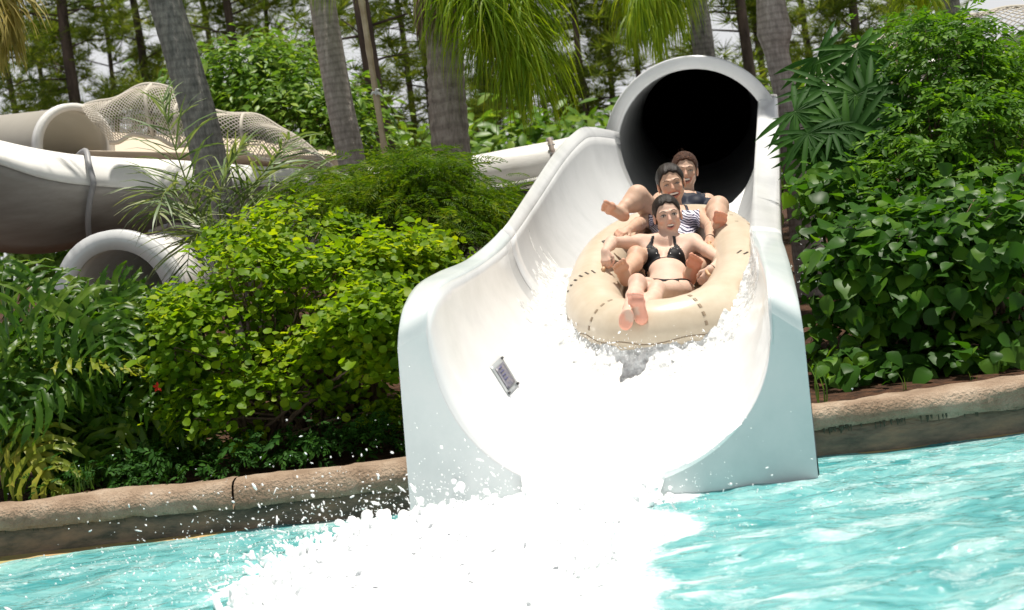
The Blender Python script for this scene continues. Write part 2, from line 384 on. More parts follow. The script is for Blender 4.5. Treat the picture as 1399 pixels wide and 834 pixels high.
# information plate on the left wall of the chute
def hit(px, py, off=.004, bv=None):
    d = ray(px, py).normalized(); loc, nr, _, _ = (bv or ch_bvh).ray_cast(CP, d)
    if loc is None: return None
    if nr.dot(d) > 0: nr = -nr
    return loc+nr*off
c4 = [(684, 488), (708, 527), (694, 542), (669, 502)]
def plate(name, s0, s1, t0, t1, off, mat, par, th=.003):
    G = []
    for u in np.linspace(s0, s1, 8):
        row = []
        for v in np.linspace(t0, t1, 4):
            x = (c4[0][0]*(1-v)+c4[3][0]*v)*(1-u)+(c4[1][0]*(1-v)+c4[2][0]*v)*u
            y = (c4[0][1]*(1-v)+c4[3][1]*v)*(1-u)+(c4[1][1]*(1-v)+c4[2][1]*v)*u
            row.append(xyz(hit(x, y, off)))
        G.append(row)
    return solid(part_grid(name, np.array(G), mat, par), th, 0)
pl = plate('information_plate', 0, 1, 0, 1, .004, M('plate_clear_frame', (.33, .35, .36), .3), slide)
plate('printed_panel', .15, .86, .16, .86, .009, M('plate_print', (.15, .15, .17), .5, noise=[(.06, .06, .12), (.15, .15, .18), (.22, .19, .20)], nscale=60), pl)
mdk = M('screw_steel', (.12, .12, .12), .4, metal=.6)
for u, v in ((.05, .08), (.95, .08), (.95, .92)):
    b = MB(); x = (c4[0][0]*(1-v)+c4[3][0]*v)*(1-u)+(c4[1][0]*(1-v)+c4[2][0]*v)*u; y = (c4[0][1]*(1-v)+c4[3][1]*v)*(1-u)+(c4[1][1]*(1-v)+c4[2][1]*v)*u
    p = hit(x, y, .004); q = hit(x, y, .016); b.tube([p, q], .006, 8); b.build('screw', mdk, pl)
for i in range(4):
    u = .22+.12*i; b = MB(); p0 = hit(*[(c4[0][k]*(1-.72)+c4[3][k]*.72)*(1-u)+(c4[1][k]*.28+c4[2][k]*.72)*u for k in (0, 1)], .0135); p1 = hit(*[(c4[0][k]*(1-.45)+c4[3][k]*.45)*(1-u)+(c4[1][k]*.55+c4[2][k]*.45)*u for k in (0, 1)], .0135)
    b.tube([p0, p1], .0018, 5); b.build('print_line', M('print_blue', (.08, .08, .25), .5), pl)

# ------------------------------------------------------------ pool: water, floor, coping wall
def wall_y(x): return 5.95+np.clip((-.55-x), 0, 6)*.11+.012*np.sin(x*2.1)
WX = np.concatenate([np.linspace(-12, -3, 14)[:-1], np.linspace(-3, 3.2, 260), np.linspace(3.2, 12, 14)[1:]])
wall = empty('pool_edge_wall', (0, 6, 0), 'weathered tan concrete coping wall round the planting beds at the pool edge, darker below', 'wall')
prof_cap = [(.24, .02), (.245, .06), (.235, .10), (.21, .13), (.16, .215), (.10, .228), (.03, .222), (-.005, .205), (-.022, .17), (-.02, .135), (-.006, .112), (.03, .105)]
def wall_run(x0, x1, nm, prof, mat, amp, seed, th=0):
    xs = WX[(WX > x0) & (WX < x1)]; xs = np.concatenate([[x0], xs, [x1]]); G = []
    for x in xs:
        y0 = float(wall_y(x)); row = []
        for k, (dy, z) in enumerate(prof):
            a = fbm(x*3+seed, k*.9, 2.)-.5; c = fbm(x*14+seed, k*2.3, 5.)-.5
            row.append((x, y0+dy+amp*(a*.06+c*.02), z+amp*(a*.04+c*.014)))
        G.append(row)
    return part_grid(nm, np.array(G), mat, wall, 0, True)
m_cap = m_conc
prof_cap = [(.235, -.1), (.235, .12), (.225, .19), (.19, .215), (.10, .226), (.04, .222), (.008, .205), (-.012, .175), (-.014, .14), (-.004, .12), (.03, .112)]
segs = [(-12, -1.32), (-1.31, -.50), (1.14, 12)]
for a, c in segs: wall_run(a, c, 'coping', prof_cap, m_cap, 1., 1.7, 0)
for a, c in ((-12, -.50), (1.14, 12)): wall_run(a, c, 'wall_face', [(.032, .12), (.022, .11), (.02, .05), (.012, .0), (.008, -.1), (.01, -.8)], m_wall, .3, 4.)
xs = WX; G = [[(x, float(wall_y(x))+.03, .004), (x, float(wall_y(x))-.03, -.006+.012*math.sin(x*3)+.02*(float(fbm(x*5, 1.))-.5)), (x, float(wall_y(x))-.10, -.008), (x, float(wall_y(x))-.15, -.06), (x, float(wall_y(x))-.18, -.9)] for x in xs]
part_grid('submerged_ledge', np.array(G), m_ledge, wall, 0, True)
# drips along the underside of the coping
b = MB()
for i in range(260):
    x = RNG.uniform(-2.6, 3.0)
    if -.55 < x < 1.16: continue
    y0 = float(wall_y(x))-.004; b.tube([(x, y0+.012, .128), (x, y0+.010, .112-RNG.uniform(0, .02))], [RNG.uniform(.003, .009), .001], 5)
tag(b.build('lime_drips', M('mossy_drips', (.05, .055, .035), .8), wall), kind='stuff')

ypool = np.concatenate([np.linspace(-8, 3.6, 26)[:-1], np.linspace(3.6, 6.02, 190)]); xpool = np.concatenate([np.linspace(-12, -3.1, 20)[:-1], np.linspace(-3.1, 3.3, 430), np.linspace(3.3, 12, 20)[1:]])
X, Y = np.meshgrid(xpool, ypool)
def foam_mask(X, Y):
    n = (fbm(X*2.2, Y*2.8, 3., 5)-.47)*1.9
    # splash mound: from the chute lip toward the camera and to the left
    cx = np.interp(Y, [3.5, 4.3, 4.8, 5.2, 5.7], [-.65, -.50, -.36, -.08, .17]); wd = np.interp(Y, [3.5, 4.3, 4.8, 5.2, 5.7], [.75, .66, .66, .62, .44])
    d = np.abs(X-cx)/wd
    return np.clip(1.25-d**2.2+n*1.3, 0, 1)*(Y < 5.9)
FM = foam_mask(X, Y)
def waves(X, Y):
    wx = X+.35*fbm(X*1.3, Y*1.3, 9., 2); wy = Y+.25*fbm(X*1.1+7, Y*1.1, 4., 2)
    h = .036*(fbm(wx*1.5+.4*wy, wy*4.2-.8*wx, 1., 3)-.5)*2
    rd = 1-np.abs(2*fbm(wx*2.4+wy, wy*7.5-1.4*wx, 6., 3)-1); h += .020*(rd**2.2-.4)
    h += .009*(fbm(wx*9, wy*26-3*wx, 2., 3)-.5)*2
    return h
H = waves(X, Y)
edge = np.clip((wall_y(X)-Y)/.25, .35, 1)
Z = H*edge*1.15
G = np.stack([X, Y, Z], -1); a, c = X.shape
idx = np.arange(a*c).reshape(a, c); Q = np.stack([idx[:-1, :-1], idx[:-1, 1:], idx[1:, 1:], idx[1:, :-1]], -1).reshape(-1, 4)
FA = np.clip(foam_mask(X, Y)*1.0, 0, 1)
thin = np.clip((fbm(X*5+Y*2, Y*14-4*X, 8., 4)-.56)*3.2, 0, 1)*np.interp(X, [-1.2, .1, .5, 1.0, 1.6, 3], [.4, 1.8, 1.6, .8, .5, .3])
colr = np.stack([FA, np.clip(thin, 0, 1), H*20+.5], -1).reshape(-1, 3)
def water_mat():
    m = bpy.data.materials.new('pool_water'); m.use_nodes = True; n = m.node_tree.nodes; l = m.node_tree.links.new; n.clear()
    out = n.new('ShaderNodeOutputMaterial'); g = n.new('ShaderNodeNewGeometry'); at_ = n.new('ShaderNodeAttribute'); at_.attribute_name = 'tint'
    sp = n.new('ShaderNodeSeparateColor'); l(at_.outputs['Color'], sp.inputs[0])
    mp = n.new('ShaderNodeMapping'); mp.inputs['Scale'].default_value = (1, 2.6, 1); mp.inputs['Rotation'].default_value = (0, 0, .2); l(g.outputs['Position'], mp.inputs[0])
    t = n.new('ShaderNodeTexNoise'); t.inputs['Scale'].default_value = 9; t.inputs['Detail'].default_value = 6; t.inputs['Distortion'].default_value = .8; l(mp.outputs[0], t.inputs['Vector'])
    bp = n.new('ShaderNodeBump'); bp.inputs['Strength'].default_value = .55; bp.inputs['Distance'].default_value = .035; l(t.outputs['Fac'], bp.inputs['Height'])
    # body: aerated turquoise water
    t2 = n.new('ShaderNodeTexNoise'); t2.inputs['Scale'].default_value = 2.6; t2.inputs['Detail'].default_value = 9; t2.inputs['Roughness'].default_value = .66; t2.inputs['Distortion'].default_value = 1.2; l(mp.outputs[0], t2.inputs['Vector'])
    r = n.new('ShaderNodeValToRGB'); e = r.color_ramp.elements; e[0].position = .34; e[0].color = (.055, .30, .32, 1); e[1].position = .68; e[1].color = (.36, .60, .595, 1); q = e.new(.5); q.color = (.17, .46, .47, 1)
    l(t2.outputs['Fac'], r.inputs[0])
    df = n.new('ShaderNodeBsdfDiffuse'); l(r.outputs[0], df.inputs[0]); l(bp.outputs[0], df.inputs['Normal'])
    tr = n.new('ShaderNodeBsdfTransparent'); tr.inputs[0].default_value = (.62, .93, .90, 1)
    m1 = n.new('ShaderNodeMixShader'); m1.inputs[0].default_value = .22; l(df.outputs[0], m1.inputs[1]); l(tr.outputs[0], m1.inputs[2])
    gl = n.new('ShaderNodeBsdfGlossy'); gl.inputs['Roughness'].default_value = .07; l(bp.outputs[0], gl.inputs['Normal'])
    fr = n.new('ShaderNodeFresnel'); fr.inputs[0].default_value = 1.33; l(bp.outputs[0], fr.inputs['Normal'])
    m2 = n.new('ShaderNodeMixShader'); l(fr.outputs[0], m2.inputs[0]); l(m1.outputs[0], m2.inputs[1]); l(gl.outputs[0], m2.inputs[2])
    # foam
    fo = n.new('ShaderNodeBsdfDiffuse'); fo.inputs[0].default_value = (.9, .93, .93, 1)
    t3 = n.new('ShaderNodeTexNoise'); t3.inputs['Scale'].default_value = 38; t3.inputs['Detail'].default_value = 8; t3.inputs['Roughness'].default_value = .7; l(mp.outputs[0], t3.inputs['Vector'])
    ma = n.new('ShaderNodeMath'); ma.operation = 'MULTIPLY_ADD'; ma.inputs[1].default_value = 2.2; ma.inputs[2].default_value = -1.05; l(t3.outputs['Fac'], ma.inputs[0])
    s1 = n.new('ShaderNodeMath'); s1.operation = 'MULTIPLY_ADD'; s1.inputs[1].default_value = 2.4; l(sp.outputs[0], s1.inputs[0]); l(ma.outputs[0], s1.inputs[2]); s1.use_clamp = True
    tm = n.new('ShaderNodeMath'); tm.operation = 'MULTIPLY'; l(sp.outputs[1], tm.inputs[0]); l(t3.outputs['Fac'], tm.inputs[1])
    mxx = n.new('ShaderNodeMath'); mxx.operation = 'MAXIMUM'; l(s1.outputs[0], mxx.inputs[0]); l(tm.outputs[0], mxx.inputs[1])
    gate = n.new('ShaderNodeMath'); gate.operation = 'MULTIPLY'; gt2 = n.new('ShaderNodeMath'); gt2.operation = 'GREATER_THAN'; gt2.inputs[1].default_value = .002
    ad2 = n.new('ShaderNodeMath'); ad2.operation = 'ADD'; l(sp.outputs[0], ad2.inputs[0]); l(sp.outputs[1], ad2.inputs[1]); l(ad2.outputs[0], gt2.inputs[0])
    l(mxx.outputs[0], gate.inputs[0]); l(gt2.outputs[0], gate.inputs[1])
    m3 = n.new('ShaderNodeMixShader'); l(gate.outputs[0], m3.inputs[0]); l(m2.outputs[0], m3.inputs[1]); l(fo.outputs[0], m3.inputs[2]); l(m3.outputs[0], out.inputs['Surface'])
    return m
m_water = water_mat()
wo_ = link('pool_water', npmesh('pool_water', G.reshape(-1, 3), Q, True, colr), m_water); tag(wo_, kind='structure')
b = MB(); b.grid(np.array([[(x, y, -.9+.0*x) for x in (-12, -4, 0, 4, 12)] for y in (-8, 0, 4, 6.0)])); tag(b.build('pool_floor', M('pool_floor_paint', (.35, .66, .66), .6, noise=[(.28, .6, .6), (.45, .74, .72)], nscale=1.5)), kind='structure')
# ground behind the wall: one sheet to the horizon
gy = np.concatenate([np.linspace(6.12, 9, 30), np.linspace(9, 40, 20)[1:], [90, 300, 900]]); gx = np.concatenate([[-900, -200, -60], np.linspace(-14, 14, 60), [60, 200, 900]])
GX, GY = np.meshgrid(gx, gy); GZ = .17+.05*(fbm(GX*2, GY*2, 1.)-.5)*(GY < 40)+np.clip(GY-12, 0, 30)*.004
G = np.stack([GX, GY+np.where(GY < 6.5, wall_y(np.clip(GX, -12, 12))-5.95, 0), GZ], -1)
b = MB(); b.grid(G); tag(b.build('ground', m_soil), kind='structure')
# ------------------------------------------------------------ raft
RB = Vector((.18, 1, .235)).normalized(); RS = Vector((1, -.18, 0)).normalized(); RN = RS.cross(RB).normalized()
if RN.z < 0: RN = -RN
RC = Vector((.866, 7.60, .785)); RA, RL, RR = .392, .95, .152
def raftp(th, ph, off=0.):
    """th round the ring (0 = right, 90 = back, 270 = front), ph round the tube (0 = outward, 90 = top)"""
    c, s = math.cos(th), math.sin(th)
    ex = .82; cx = math.copysign(abs(c)**ex, c)*RA; cy = math.copysign(abs(s)**ex, s)*RL
    nx, ny = c/RA, s/RL; L_ = math.hypot(nx, ny); nx /= L_; ny /= L_
    r = RR*(1+.012*math.sin(th*23)*max(0, -math.cos(ph*1.0))**.5)+off; rr = r*math.cos(ph)*1.0; hh = r*math.sin(ph)
    p = RC+RS*(cx+nx*rr)+RB*(cy+ny*rr)+RN*hh
    return p
def raftn(th, ph):
    c, s = math.cos(th), math.sin(th); nx, ny = c/RA, s/RL; L_ = math.hypot(nx, ny)
    return (RS*(nx/L_*math.cos(ph))+RB*(ny/L_*math.cos(ph))+RN*math.sin(ph))
m_raft = M('cream_vinyl', (.56, .475, .365), .34, .4, noise=[(.51, .42, .31), (.60, .52, .41)], nscale=5, bump=.10, bscale=9, coat=.15)
m_mark = M('taupe_print', (.28, .21, .14), .5)
m_dark = M('dark_stitching', (.06, .045, .035), .6)
raft = empty('inflatable_raft', tuple(RC), 'cream three-person inflatable raft with brown dashes, riding down the white chute', 'raft')
NT, NP_ = 160, 40
G = [[xyz(raftp(2*PI*i/NT, 2*PI*j/NP_)) for j in range(NP_+1)] for i in range(NT+1)]
b = MB(); b.grid(np.array(G), True); b.build('inflated_ring', m_raft, raft)
b = MB()
G = []
for i in range(81):
    th = 2*PI*i/80; G.append([xyz(RC+RS*(math.copysign(abs(math.cos(th))**.82, math.cos(th))*RA*f)+RB*(math.copysign(abs(math.sin(th))**.82, math.sin(th))*RL*f)-RN*(.10+.02*(1-f))) for f in (.98, .6, .3, .02)])
b.grid(np.array(G)); solid(b.build('raft_floor', m_raft, raft), .006)
def conf(name, pathf, wdt, off, mat, par, n=6):
    """thin strip lying on the raft along pathf(t)->(th,ph), width wdt(m) across"""
    G = []
    for k in range(n+1):
        th, ph = pathf(k/n); th2, ph2 = pathf(min(1, k/n+.01)); th1, ph1 = pathf(max(0, k/n-.01))
        t = (raftp(th2, ph2)-raftp(th1, ph1)).normalized(); nn = raftn(th, ph).normalized(); sd = t.cross(nn).normalized()
        p = raftp(th, ph, off); G.append([xyz(p-sd*wdt/2-nn*.003), xyz(p-sd*wdt/2), xyz(p+sd*wdt/2), xyz(p+sd*wdt/2-nn*.003)])
    return part_grid(name, np.array(G), mat, par)
# front seam round the lower outside of the ring
b = MB(); b.tube([raftp(R(a), R(-2+3*math.sin(a*.3)), .0005) for a in np.linspace(186, 350, 90)], .0028, 5); b.build('seam', m_mark, raft)
b = MB(); b.tube([raftp(R(a), R(4), .0003) for a in np.linspace(-8, 75, 60)], .0022, 5); b.build('seam', m_mark, raft)
# dashed lines running over the tube
for tha, k0 in ((238, 0), (286, 0)):
    for k in range(5):
        p0 = 12+k*17
        conf('dash_mark', lambda t, a=tha, p=p0: (R(a+(p-12)*.02), R(p+t*8.5)), (.016), .0015, m_mark, raft, 3)
for tha in (20, 31, 42, 52):
    for k in range(3):
        conf('dash_mark', lambda t, a=tha, p=20+k*28: (R(a), R(p+t*7)), .006, .0015, m_mark, raft, 3)
# slanted printed strokes at the two shoulders
for tha, n_, s in ((196, 6, 1), (347, 5, -1)):
    for k in range(n_):
        conf('printed_stroke', lambda t, k=k, a=tha, s=s: (R(a+s*(t*3.2-1)-s*k*.5), R(28+k*13+t*7)), .009, .0018, m_dark, raft, 3)
# moulded hand grips
def grip(th, ph, span, name='hand_grip'):
    P = [raftp(R(th+span*(t-.5)*2), R(ph), .001+.028*math.sin(PI*t)) for t in np.linspace(0, 1, 9)]
    b = MB(); b.tube(P, .009, 8); return b.build(name, M('grip_cream', (.55, .33, .18), .45), raft)
def near(px, py, Y):
    p = at(px, py, Y); return min(((raftp(R(a), R(b_))-p).length, a, b_) for a in range(0, 360, 3) for b_ in range(20, 150, 8))[1:]
for px, py, Y in ((828, 362, 7.40), (958, 386, 7.22), (842, 320, 7.74), (977, 341, 7.72)): grip(*near(px, py, Y), 3.6)

# ------------------------------------------------------------ people
SK = (1.0, 1.0, 1.0); PINK = (1.15, .80, .74); LIP = (.92, .55, .54); RED = (1.02, .90, .87)
def skinmat(name, c, rough=.42):
    return M(name, c, .56, .28, attr='tint', noise=[tuple(x*.93 for x in c), tuple(min(1, x*1.05) for x in c)], nscale=14, sss=.12, bump=.05, bscale=120)
SK1 = skinmat('fair_skin', (.61, .425, .335)); SK2 = skinmat('warm_tan_skin', (.54, .35, .25)); SK3 = skinmat('tan_skin', (.54, .36, .265))  # skin tones: fair in front, the other two tanned
m_hair = M('dark_brown_hair', (.012, .008, .006), .45, .3, bump=.35, bscale=120, noise=[(.007, .005, .004), (.022, .013, .009)], nscale=60, stretch=(3, 1, 1))
m_hair3 = M('auburn_brown_hair', (.06, .025, .015), .5, .2, bump=.9, bscale=90, noise=[(.03, .014, .01), (.10, .04, .02)], nscale=60)
m_eye = M('eye_white', (.42, .38, .36), .3); m_iris = M('iris_brown', (.03, .018, .01), .12); m_teeth = M('teeth', (.80, .76, .68), .25); m_mouth = M('mouth_inside', (.10, .015, .015), .5); m_brow = M('eyebrow_hair', (.035, .02, .014), .7); m_nail = M('nail', (.55, .18, .16), .3)
m_blackfab = M('black_swim_fabric', (.006, .006, .008), .6, .2); m_navy = M('navy_swim_fabric', (.010, .014, .028), .6, .2)
m_stud = M('silver_stud', (.5, .5, .5), .25, metal=.8); m_band = M('dark_hair_tie', (.03, .015, .02), .6)
def stripes():
    m = M('zebra_swim_fabric', (.7, .7, .75), .5); n = m.node_tree.nodes; l = m.node_tree.links.new
    g = n.new('ShaderNodeNewGeometry'); mp = n.new('ShaderNodeMapping'); mp.inputs['Rotation'].default_value = (0, 1.15, .3); l(g.outputs['Position'], mp.inputs[0])
    wv = n.new('ShaderNodeTexWave'); wv.inputs['Scale'].default_value = 26; wv.inputs['Distortion'].default_value = 5; wv.inputs['Detail'].default_value = 1.5; wv.inputs['Detail Scale'].default_value = .8; l(mp.outputs[0], wv.inputs['Vector'])
    r = n.new('ShaderNodeValToRGB'); r.color_ramp.elements[0].position = .42; r.color_ramp.elements[1].position = .52; r.color_ramp.elements[0].color = (.02, .02, .07, 1); r.color_ramp.elements[1].color = (.72, .70, .80, 1)
    l(wv.outputs['Fac'], r.inputs[0]); l(r.outputs[0], n['Principled BSDF'].inputs['Base Color']); return m
m_zebra = stripes()
def V3(v): return np.array([v[0], v[1], v[2]], float)
def nrm(v): v = np.asarray(v, float); return v/np.linalg.norm(v)

def head(f, c, fwd, up, sc, mouth=1.0, squint=False, tintcheek=True):
    fwd = nrm(fwd); up = nrm(up-np.dot(up, fwd)*fwd); rt = np.cross(fwd, up)     # rt: image-left or right, symmetrical anyway
    A = np.array([rt, fwd, up])
    P = lambda x, y, z: c+(rt*x+fwd*y+up*z)*sc
    e = lambda p, r, k=.012, t=SK, sub=False: f.ell(P(*p), np.array(r)*sc, A, k, t, sub)
    cp = lambda p, q, r1, r2, k=.01, t=SK, **kw: f.cap(P(*p), P(*q), r1*sc, r2*sc, k, t, **kw)
    e((0, -.020, .034), (.073, .092, .078)); e((0, .022, -.015), (.062, .066, .082), .02)
    cp((-.046, .0, -.052), (-.014, .050, -.090), .018, .014, .02); cp((.046, .0, -.052), (.014, .050, -.090), .018, .014, .02)
    e((0, .056, -.094), (.022, .018, .016), .012)
    for s in (-1, 1):
        e((s*.038, .062, -.024), (.020, .018, .017), .014, RED)
        cp((s*.012, .084, .021), (s*.045, .066, .020), .0085, .007, .010)
        e((s*.076, -.004, -.008), (.008, .018, .031), .006, RED)
        f.ell(P(s*.031, .098, .001), np.array((.016, .018, .009))*sc, A, .008, None, True)
    cp((0, .080, .010), (0, .101, -.026), .0065, .0105, .008, RED)
    for s in (-1, 1): cp((s*.006, .094, -.032), (s*.0125, .088, -.030), .007, .0062, .005, RED)
    # muzzle, open mouth, lips
    e((0, .070, -.056), (.034, .024, .030), .012)
    w_ = .031*mouth; hm = .0150*mouth**.4; zc = -.059
    N = 16
    for i in range(N):
        a0 = 2*PI*i/N; a1 = 2*PI*(i+1)/N
        q = lambda a: (w_*math.cos(a), .090-.013*abs(math.cos(a))**1.6, zc+hm*math.sin(a)*(1 if math.sin(a) < 0 else .72)+.006*abs(math.cos(a))**2)
        r_ = .0052; cp(q(a0), q(a1), r_, r_, .004, LIP)
    f.ell(P(0, .098, zc+.001), np.array((w_*.93, .030, hm*.80))*sc, A, .004, None, True)
    return dict(P=P, A=A, sc=sc, zc=zc, w=w_, hm=hm, squint=squint, rt=rt, fwd=fwd, up=up)

def face_parts(Hd, body, hairmat, tongue=True):
    P, sc = Hd['P'], Hd['sc']; rt, fw, up = Hd['rt'], Hd['fwd'], Hd['up']
    def sph(name, c, r, mat, par, ax=(1, 1, 1), n=10):
        V = []; Fc = []
        for i in range(n+1):
            for j in range(n*2):
                a = PI*i/n; bb = PI*j/n
                x, y, z = math.sin(a)*math.cos(bb)*ax[0], math.sin(a)*math.sin(bb)*ax[1], math.cos(a)*ax[2]
                V.append(c+(rt*x+fw*y+up*z)*r)
        for i in range(n):
            for j in range(n*2): Fc.append((i*2*n+j, (i+1)*2*n+j, (i+1)*2*n+(j+1) % (2*n), i*2*n+(j+1) % (2*n)))
        b = MB(); b.add(V, Fc); return b.build(name, mat, par)
    for s in (-1, 1):
        if not Hd['squint']:
            ey = sph('eye', P(s*.031, .0745, .0005), .0125*sc, m_eye, body, (1.12, 1, .62)); sph('iris', P(s*.031, .0822, .0005), .0062*sc, m_iris, ey, (1, .8, 1))
        else:
            ey = sph('eye', P(s*.031, .0735, -.001), .0122*sc, m_eye, body, (1.1, 1, .32)); sph('iris', P(s*.031, .0808, -.001), .0056*sc, m_iris, ey, (1.1, .8, .6))
        b = MB(); z0 = .0075 if not Hd['squint'] else .0035
        b.tube([P(s*x, y, z) for x, y, z in ((.016, .0835, z0-.005), (.024, .087, z0), (.033, .086, z0+.001), (.042, .080, z0-.002), (.047, .076, z0-.006))], [.0010*sc, .0017*sc, .0018*sc, .0016*sc, .0007*sc], 5); b.build('eyelashes', m_brow, body)
        b = MB(); b.tube([P(s*x, y, z) for x, y, z in ((.013, .0915, .021), (.024, .0895, .0265), (.036, .0825, .0275), (.049, .070, .021))], [.0016*sc, .0028*sc, .0024*sc, .0009*sc], 5); b.build('eyebrow', m_brow, body)
    # mouth: dark inside, teeth
    w_, hm, zc = Hd['w'], Hd['hm'], Hd['zc']
    sph('mouth_inside', P(0, .074, zc-.001), 1*sc, m_mouth, body, (w_*.97, .013, hm*1.05))
    G = []
    for z, yy in ((.004+hm*.35, .0), (hm*.18, .0015), (-hm*.12, 0)):
        G.append([P(x, .0895-.013*(abs(x)/w_)**2+yy, zc+z+.004*(x/w_)**2) for x in np.linspace(-w_*.74, w_*.74, 9)])
    solid(part_grid('upper_teeth', np.array(G), m_teeth, body), .003)

def hair(Hd, body, mat, bun=True, sc2=1.0, loose=0, seed=1., vol=0.):
    P, A, sc = Hd['P'], Hd['A'], Hd['sc']; c = P(0, -.02, .03)
    f = Field(c-.17*sc, c+.17*sc, .0045)
    f.ell(P(0, -.022, .036), np.array((.080, .101, .089))*sc*sc2, A, .01); f.ell(P(0, -.05, .0), np.array((.074, .068, .08))*sc*sc2, A, .02)
    if vol:
        for s_ in (-1, 1): f.ell(P(s_*.066, -.02, .01), np.array((.022, .045, .055))*sc, A, .02); f.ell(P(s_*.055, -.05, -.05), np.array((.026, .035, .045))*sc, A, .02)
    if bun: f.ell(P(0, -.12, .045), np.array((.036, .034, .036))*sc, A, .015)
    sl = tuple(slice(0, q) for q in f.n); ax = [f.lo[i]+f.h*np.arange(f.n[i]) for i in range(3)]
    Q = np.stack(np.meshgrid(*ax, indexing='ij'), -1)-P(0, 0, 0); loc = Q@A.T/sc
    x, y, z = loc[..., 0], loc[..., 1], loc[..., 2]
    hl = (y*.80-(z)*.60-.010+.35*np.abs(x)**1.2*(z > .03)*.0)
    hl = hl + .004*np.sin(x*160+seed)+.012*(1-np.clip(np.abs(x)/.05, 0, 1))*.2
    D = np.maximum(f.D/sc, hl)
    D = np.maximum(D, -(z+.075))           # stop at the nape
    # strand relief
    D = D+.0008*np.sin((x*1.0)*260+np.sin(y*40+seed)*2)+0.0012*(vn(x*45+seed, y*14, z*22)-.5)
    f.D = (D*sc).astype(np.float32); f.T[:] = 0
    V, Qd, co, me = f.mesh('hair'); h = link('hair', me, mat, body)
    # flyaway strands
    rs = np.random.default_rng(int(seed*10)); b = MB()
    for i in range(26+loose):
        a = rs.uniform(-1.5, 1.5)
        s = 1 if a > 0 else -1
        p0 = P(.072*math.sin(a)*rs.uniform(.8, 1.05), -.04+rs.uniform(-.03, .03), .03+.085*math.cos(a)); d = P(.02*math.sin(a)*rs.uniform(0, 1.4), rs.uniform(-.02, .02), rs.uniform(-.01, .02)*2)-P(0, 0, 0)
        b.tube([p0, p0+d*.6, p0+d*1.1+np.array([0, 0, -.006])], [.0009, .0007, .0003], 4)
    tag(b.build('loose_hair', mat, body), kind='stuff')
    return h

def hand(f, wr, elbow, tip, back, thumb, sc=1.0, curl=1.0):
    """palm from wr toward tip; back = direction the back of the hand faces; fingers curl away from back; thumb = side"""
    d = nrm(tip-wr); bk = nrm(back-np.dot(back, d)*d); sd = nrm(thumb-np.dot(thumb, d)*d-np.dot(thumb, bk)*bk)
    P = lambda x, y, z: wr+(sd*x+d*y+bk*z)*sc      # x to the thumb, y to the fingers, z to the back
    f.cap(P(0, -.01, 0), P(0, .02, 0), .023*sc, .024*sc, .015, SK, (bk, .72))
    for i, x in enumerate((.026, .009, -.008, -.024)):
        ln = (.070, .078, .073, .058)[i]
        kn = P(x, .076-.004*abs(i-1.2), .002); f.cap(P(x*.55, .02, 0), kn, .0125*sc, .0098*sc, .008, SK)
        a1, a2, a3 = .75*curl, 1.75*curl, 2.5*curl
        q = kn; ang = 0
        for sg, aa, r0, r1 in ((.45, a1, .0092, .0085), (.32, a2, .0085, .0078), (.23, a3, .0078, .0066)):
            n_ = q+(d*math.cos(aa)-bk*math.sin(aa))*ln*sg*sc; f.cap(q, n_, r0*sc, r1*sc, .003, RED); q = n_
    t0 = P(.022, .012, -.004); t1 = P(.044, .040, -.014); t2 = P(.046, .066, -.024); t3 = P(.036, .086, -.032)
    f.cap(t0, t1, .013*sc, .0115*sc, .008, SK); f.cap(t1, t2, .0108*sc, .0098*sc, .004, SK); f.cap(t2, t3, .0098*sc, .0075*sc, .003, RED)

def foot(f, heel, toe, sole, big, sc=1.0, tint=PINK):
    """heel/toe points lie on the sole's midline; sole = direction the sole faces; big = side of the big toe"""
    d = nrm(toe-heel); so_ = nrm(sole-np.dot(sole, d)*d); bg_ = nrm(big-np.dot(big, d)*d-np.dot(big, so_)*so_); Lf = np.linalg.norm(toe-heel)
    P = lambda x, y, z: heel+bg_*x*sc+d*y*Lf-so_*z*sc     # z into the foot
    f.ell(P(0, .10, .026), np.array((.028, .034, .028))*sc, np.array([bg_, d, so_]), .015, tint)
    f.cap(P(0, .12, .032), P(.0, .45, .036), .027*sc, .028*sc, .02, SK, (so_, .85)); f.cap(P(-.012, .14, .020), P(-.018, .62, .016), .017*sc, .016*sc, .012, tint)
    f.cap(P(.022, .70, .020), P(-.026, .63, .017), .021*sc, .016*sc, .012, tint); f.cap(P(.0, .35, .034), P(.004, .66, .026), .027*sc, .022*sc, .02, SK, (so_, .8))
    f.ell(P(.024, .70, .013), np.array((.019, .024, .015))*sc, np.array([bg_, d, so_]), .008, tint)
    for i, (x, y1, r) in enumerate(((.027, 1.0, .0125), (.007, .985, .0088), (-.008, .955, .0083), (-.021, .915, .0080), (-.033, .865, .0080))):
        f.cap(P(x*.95, .70, .018), P(x, y1-.045, .013), r*.95*sc, r*sc, .004, tint); f.ell(P(x, y1-.04, .011), np.array((r, r*1.25, r))*sc, np.array([bg_, d, so_]), .002, (1.16, .86, .82) if tint == PINK else tint)

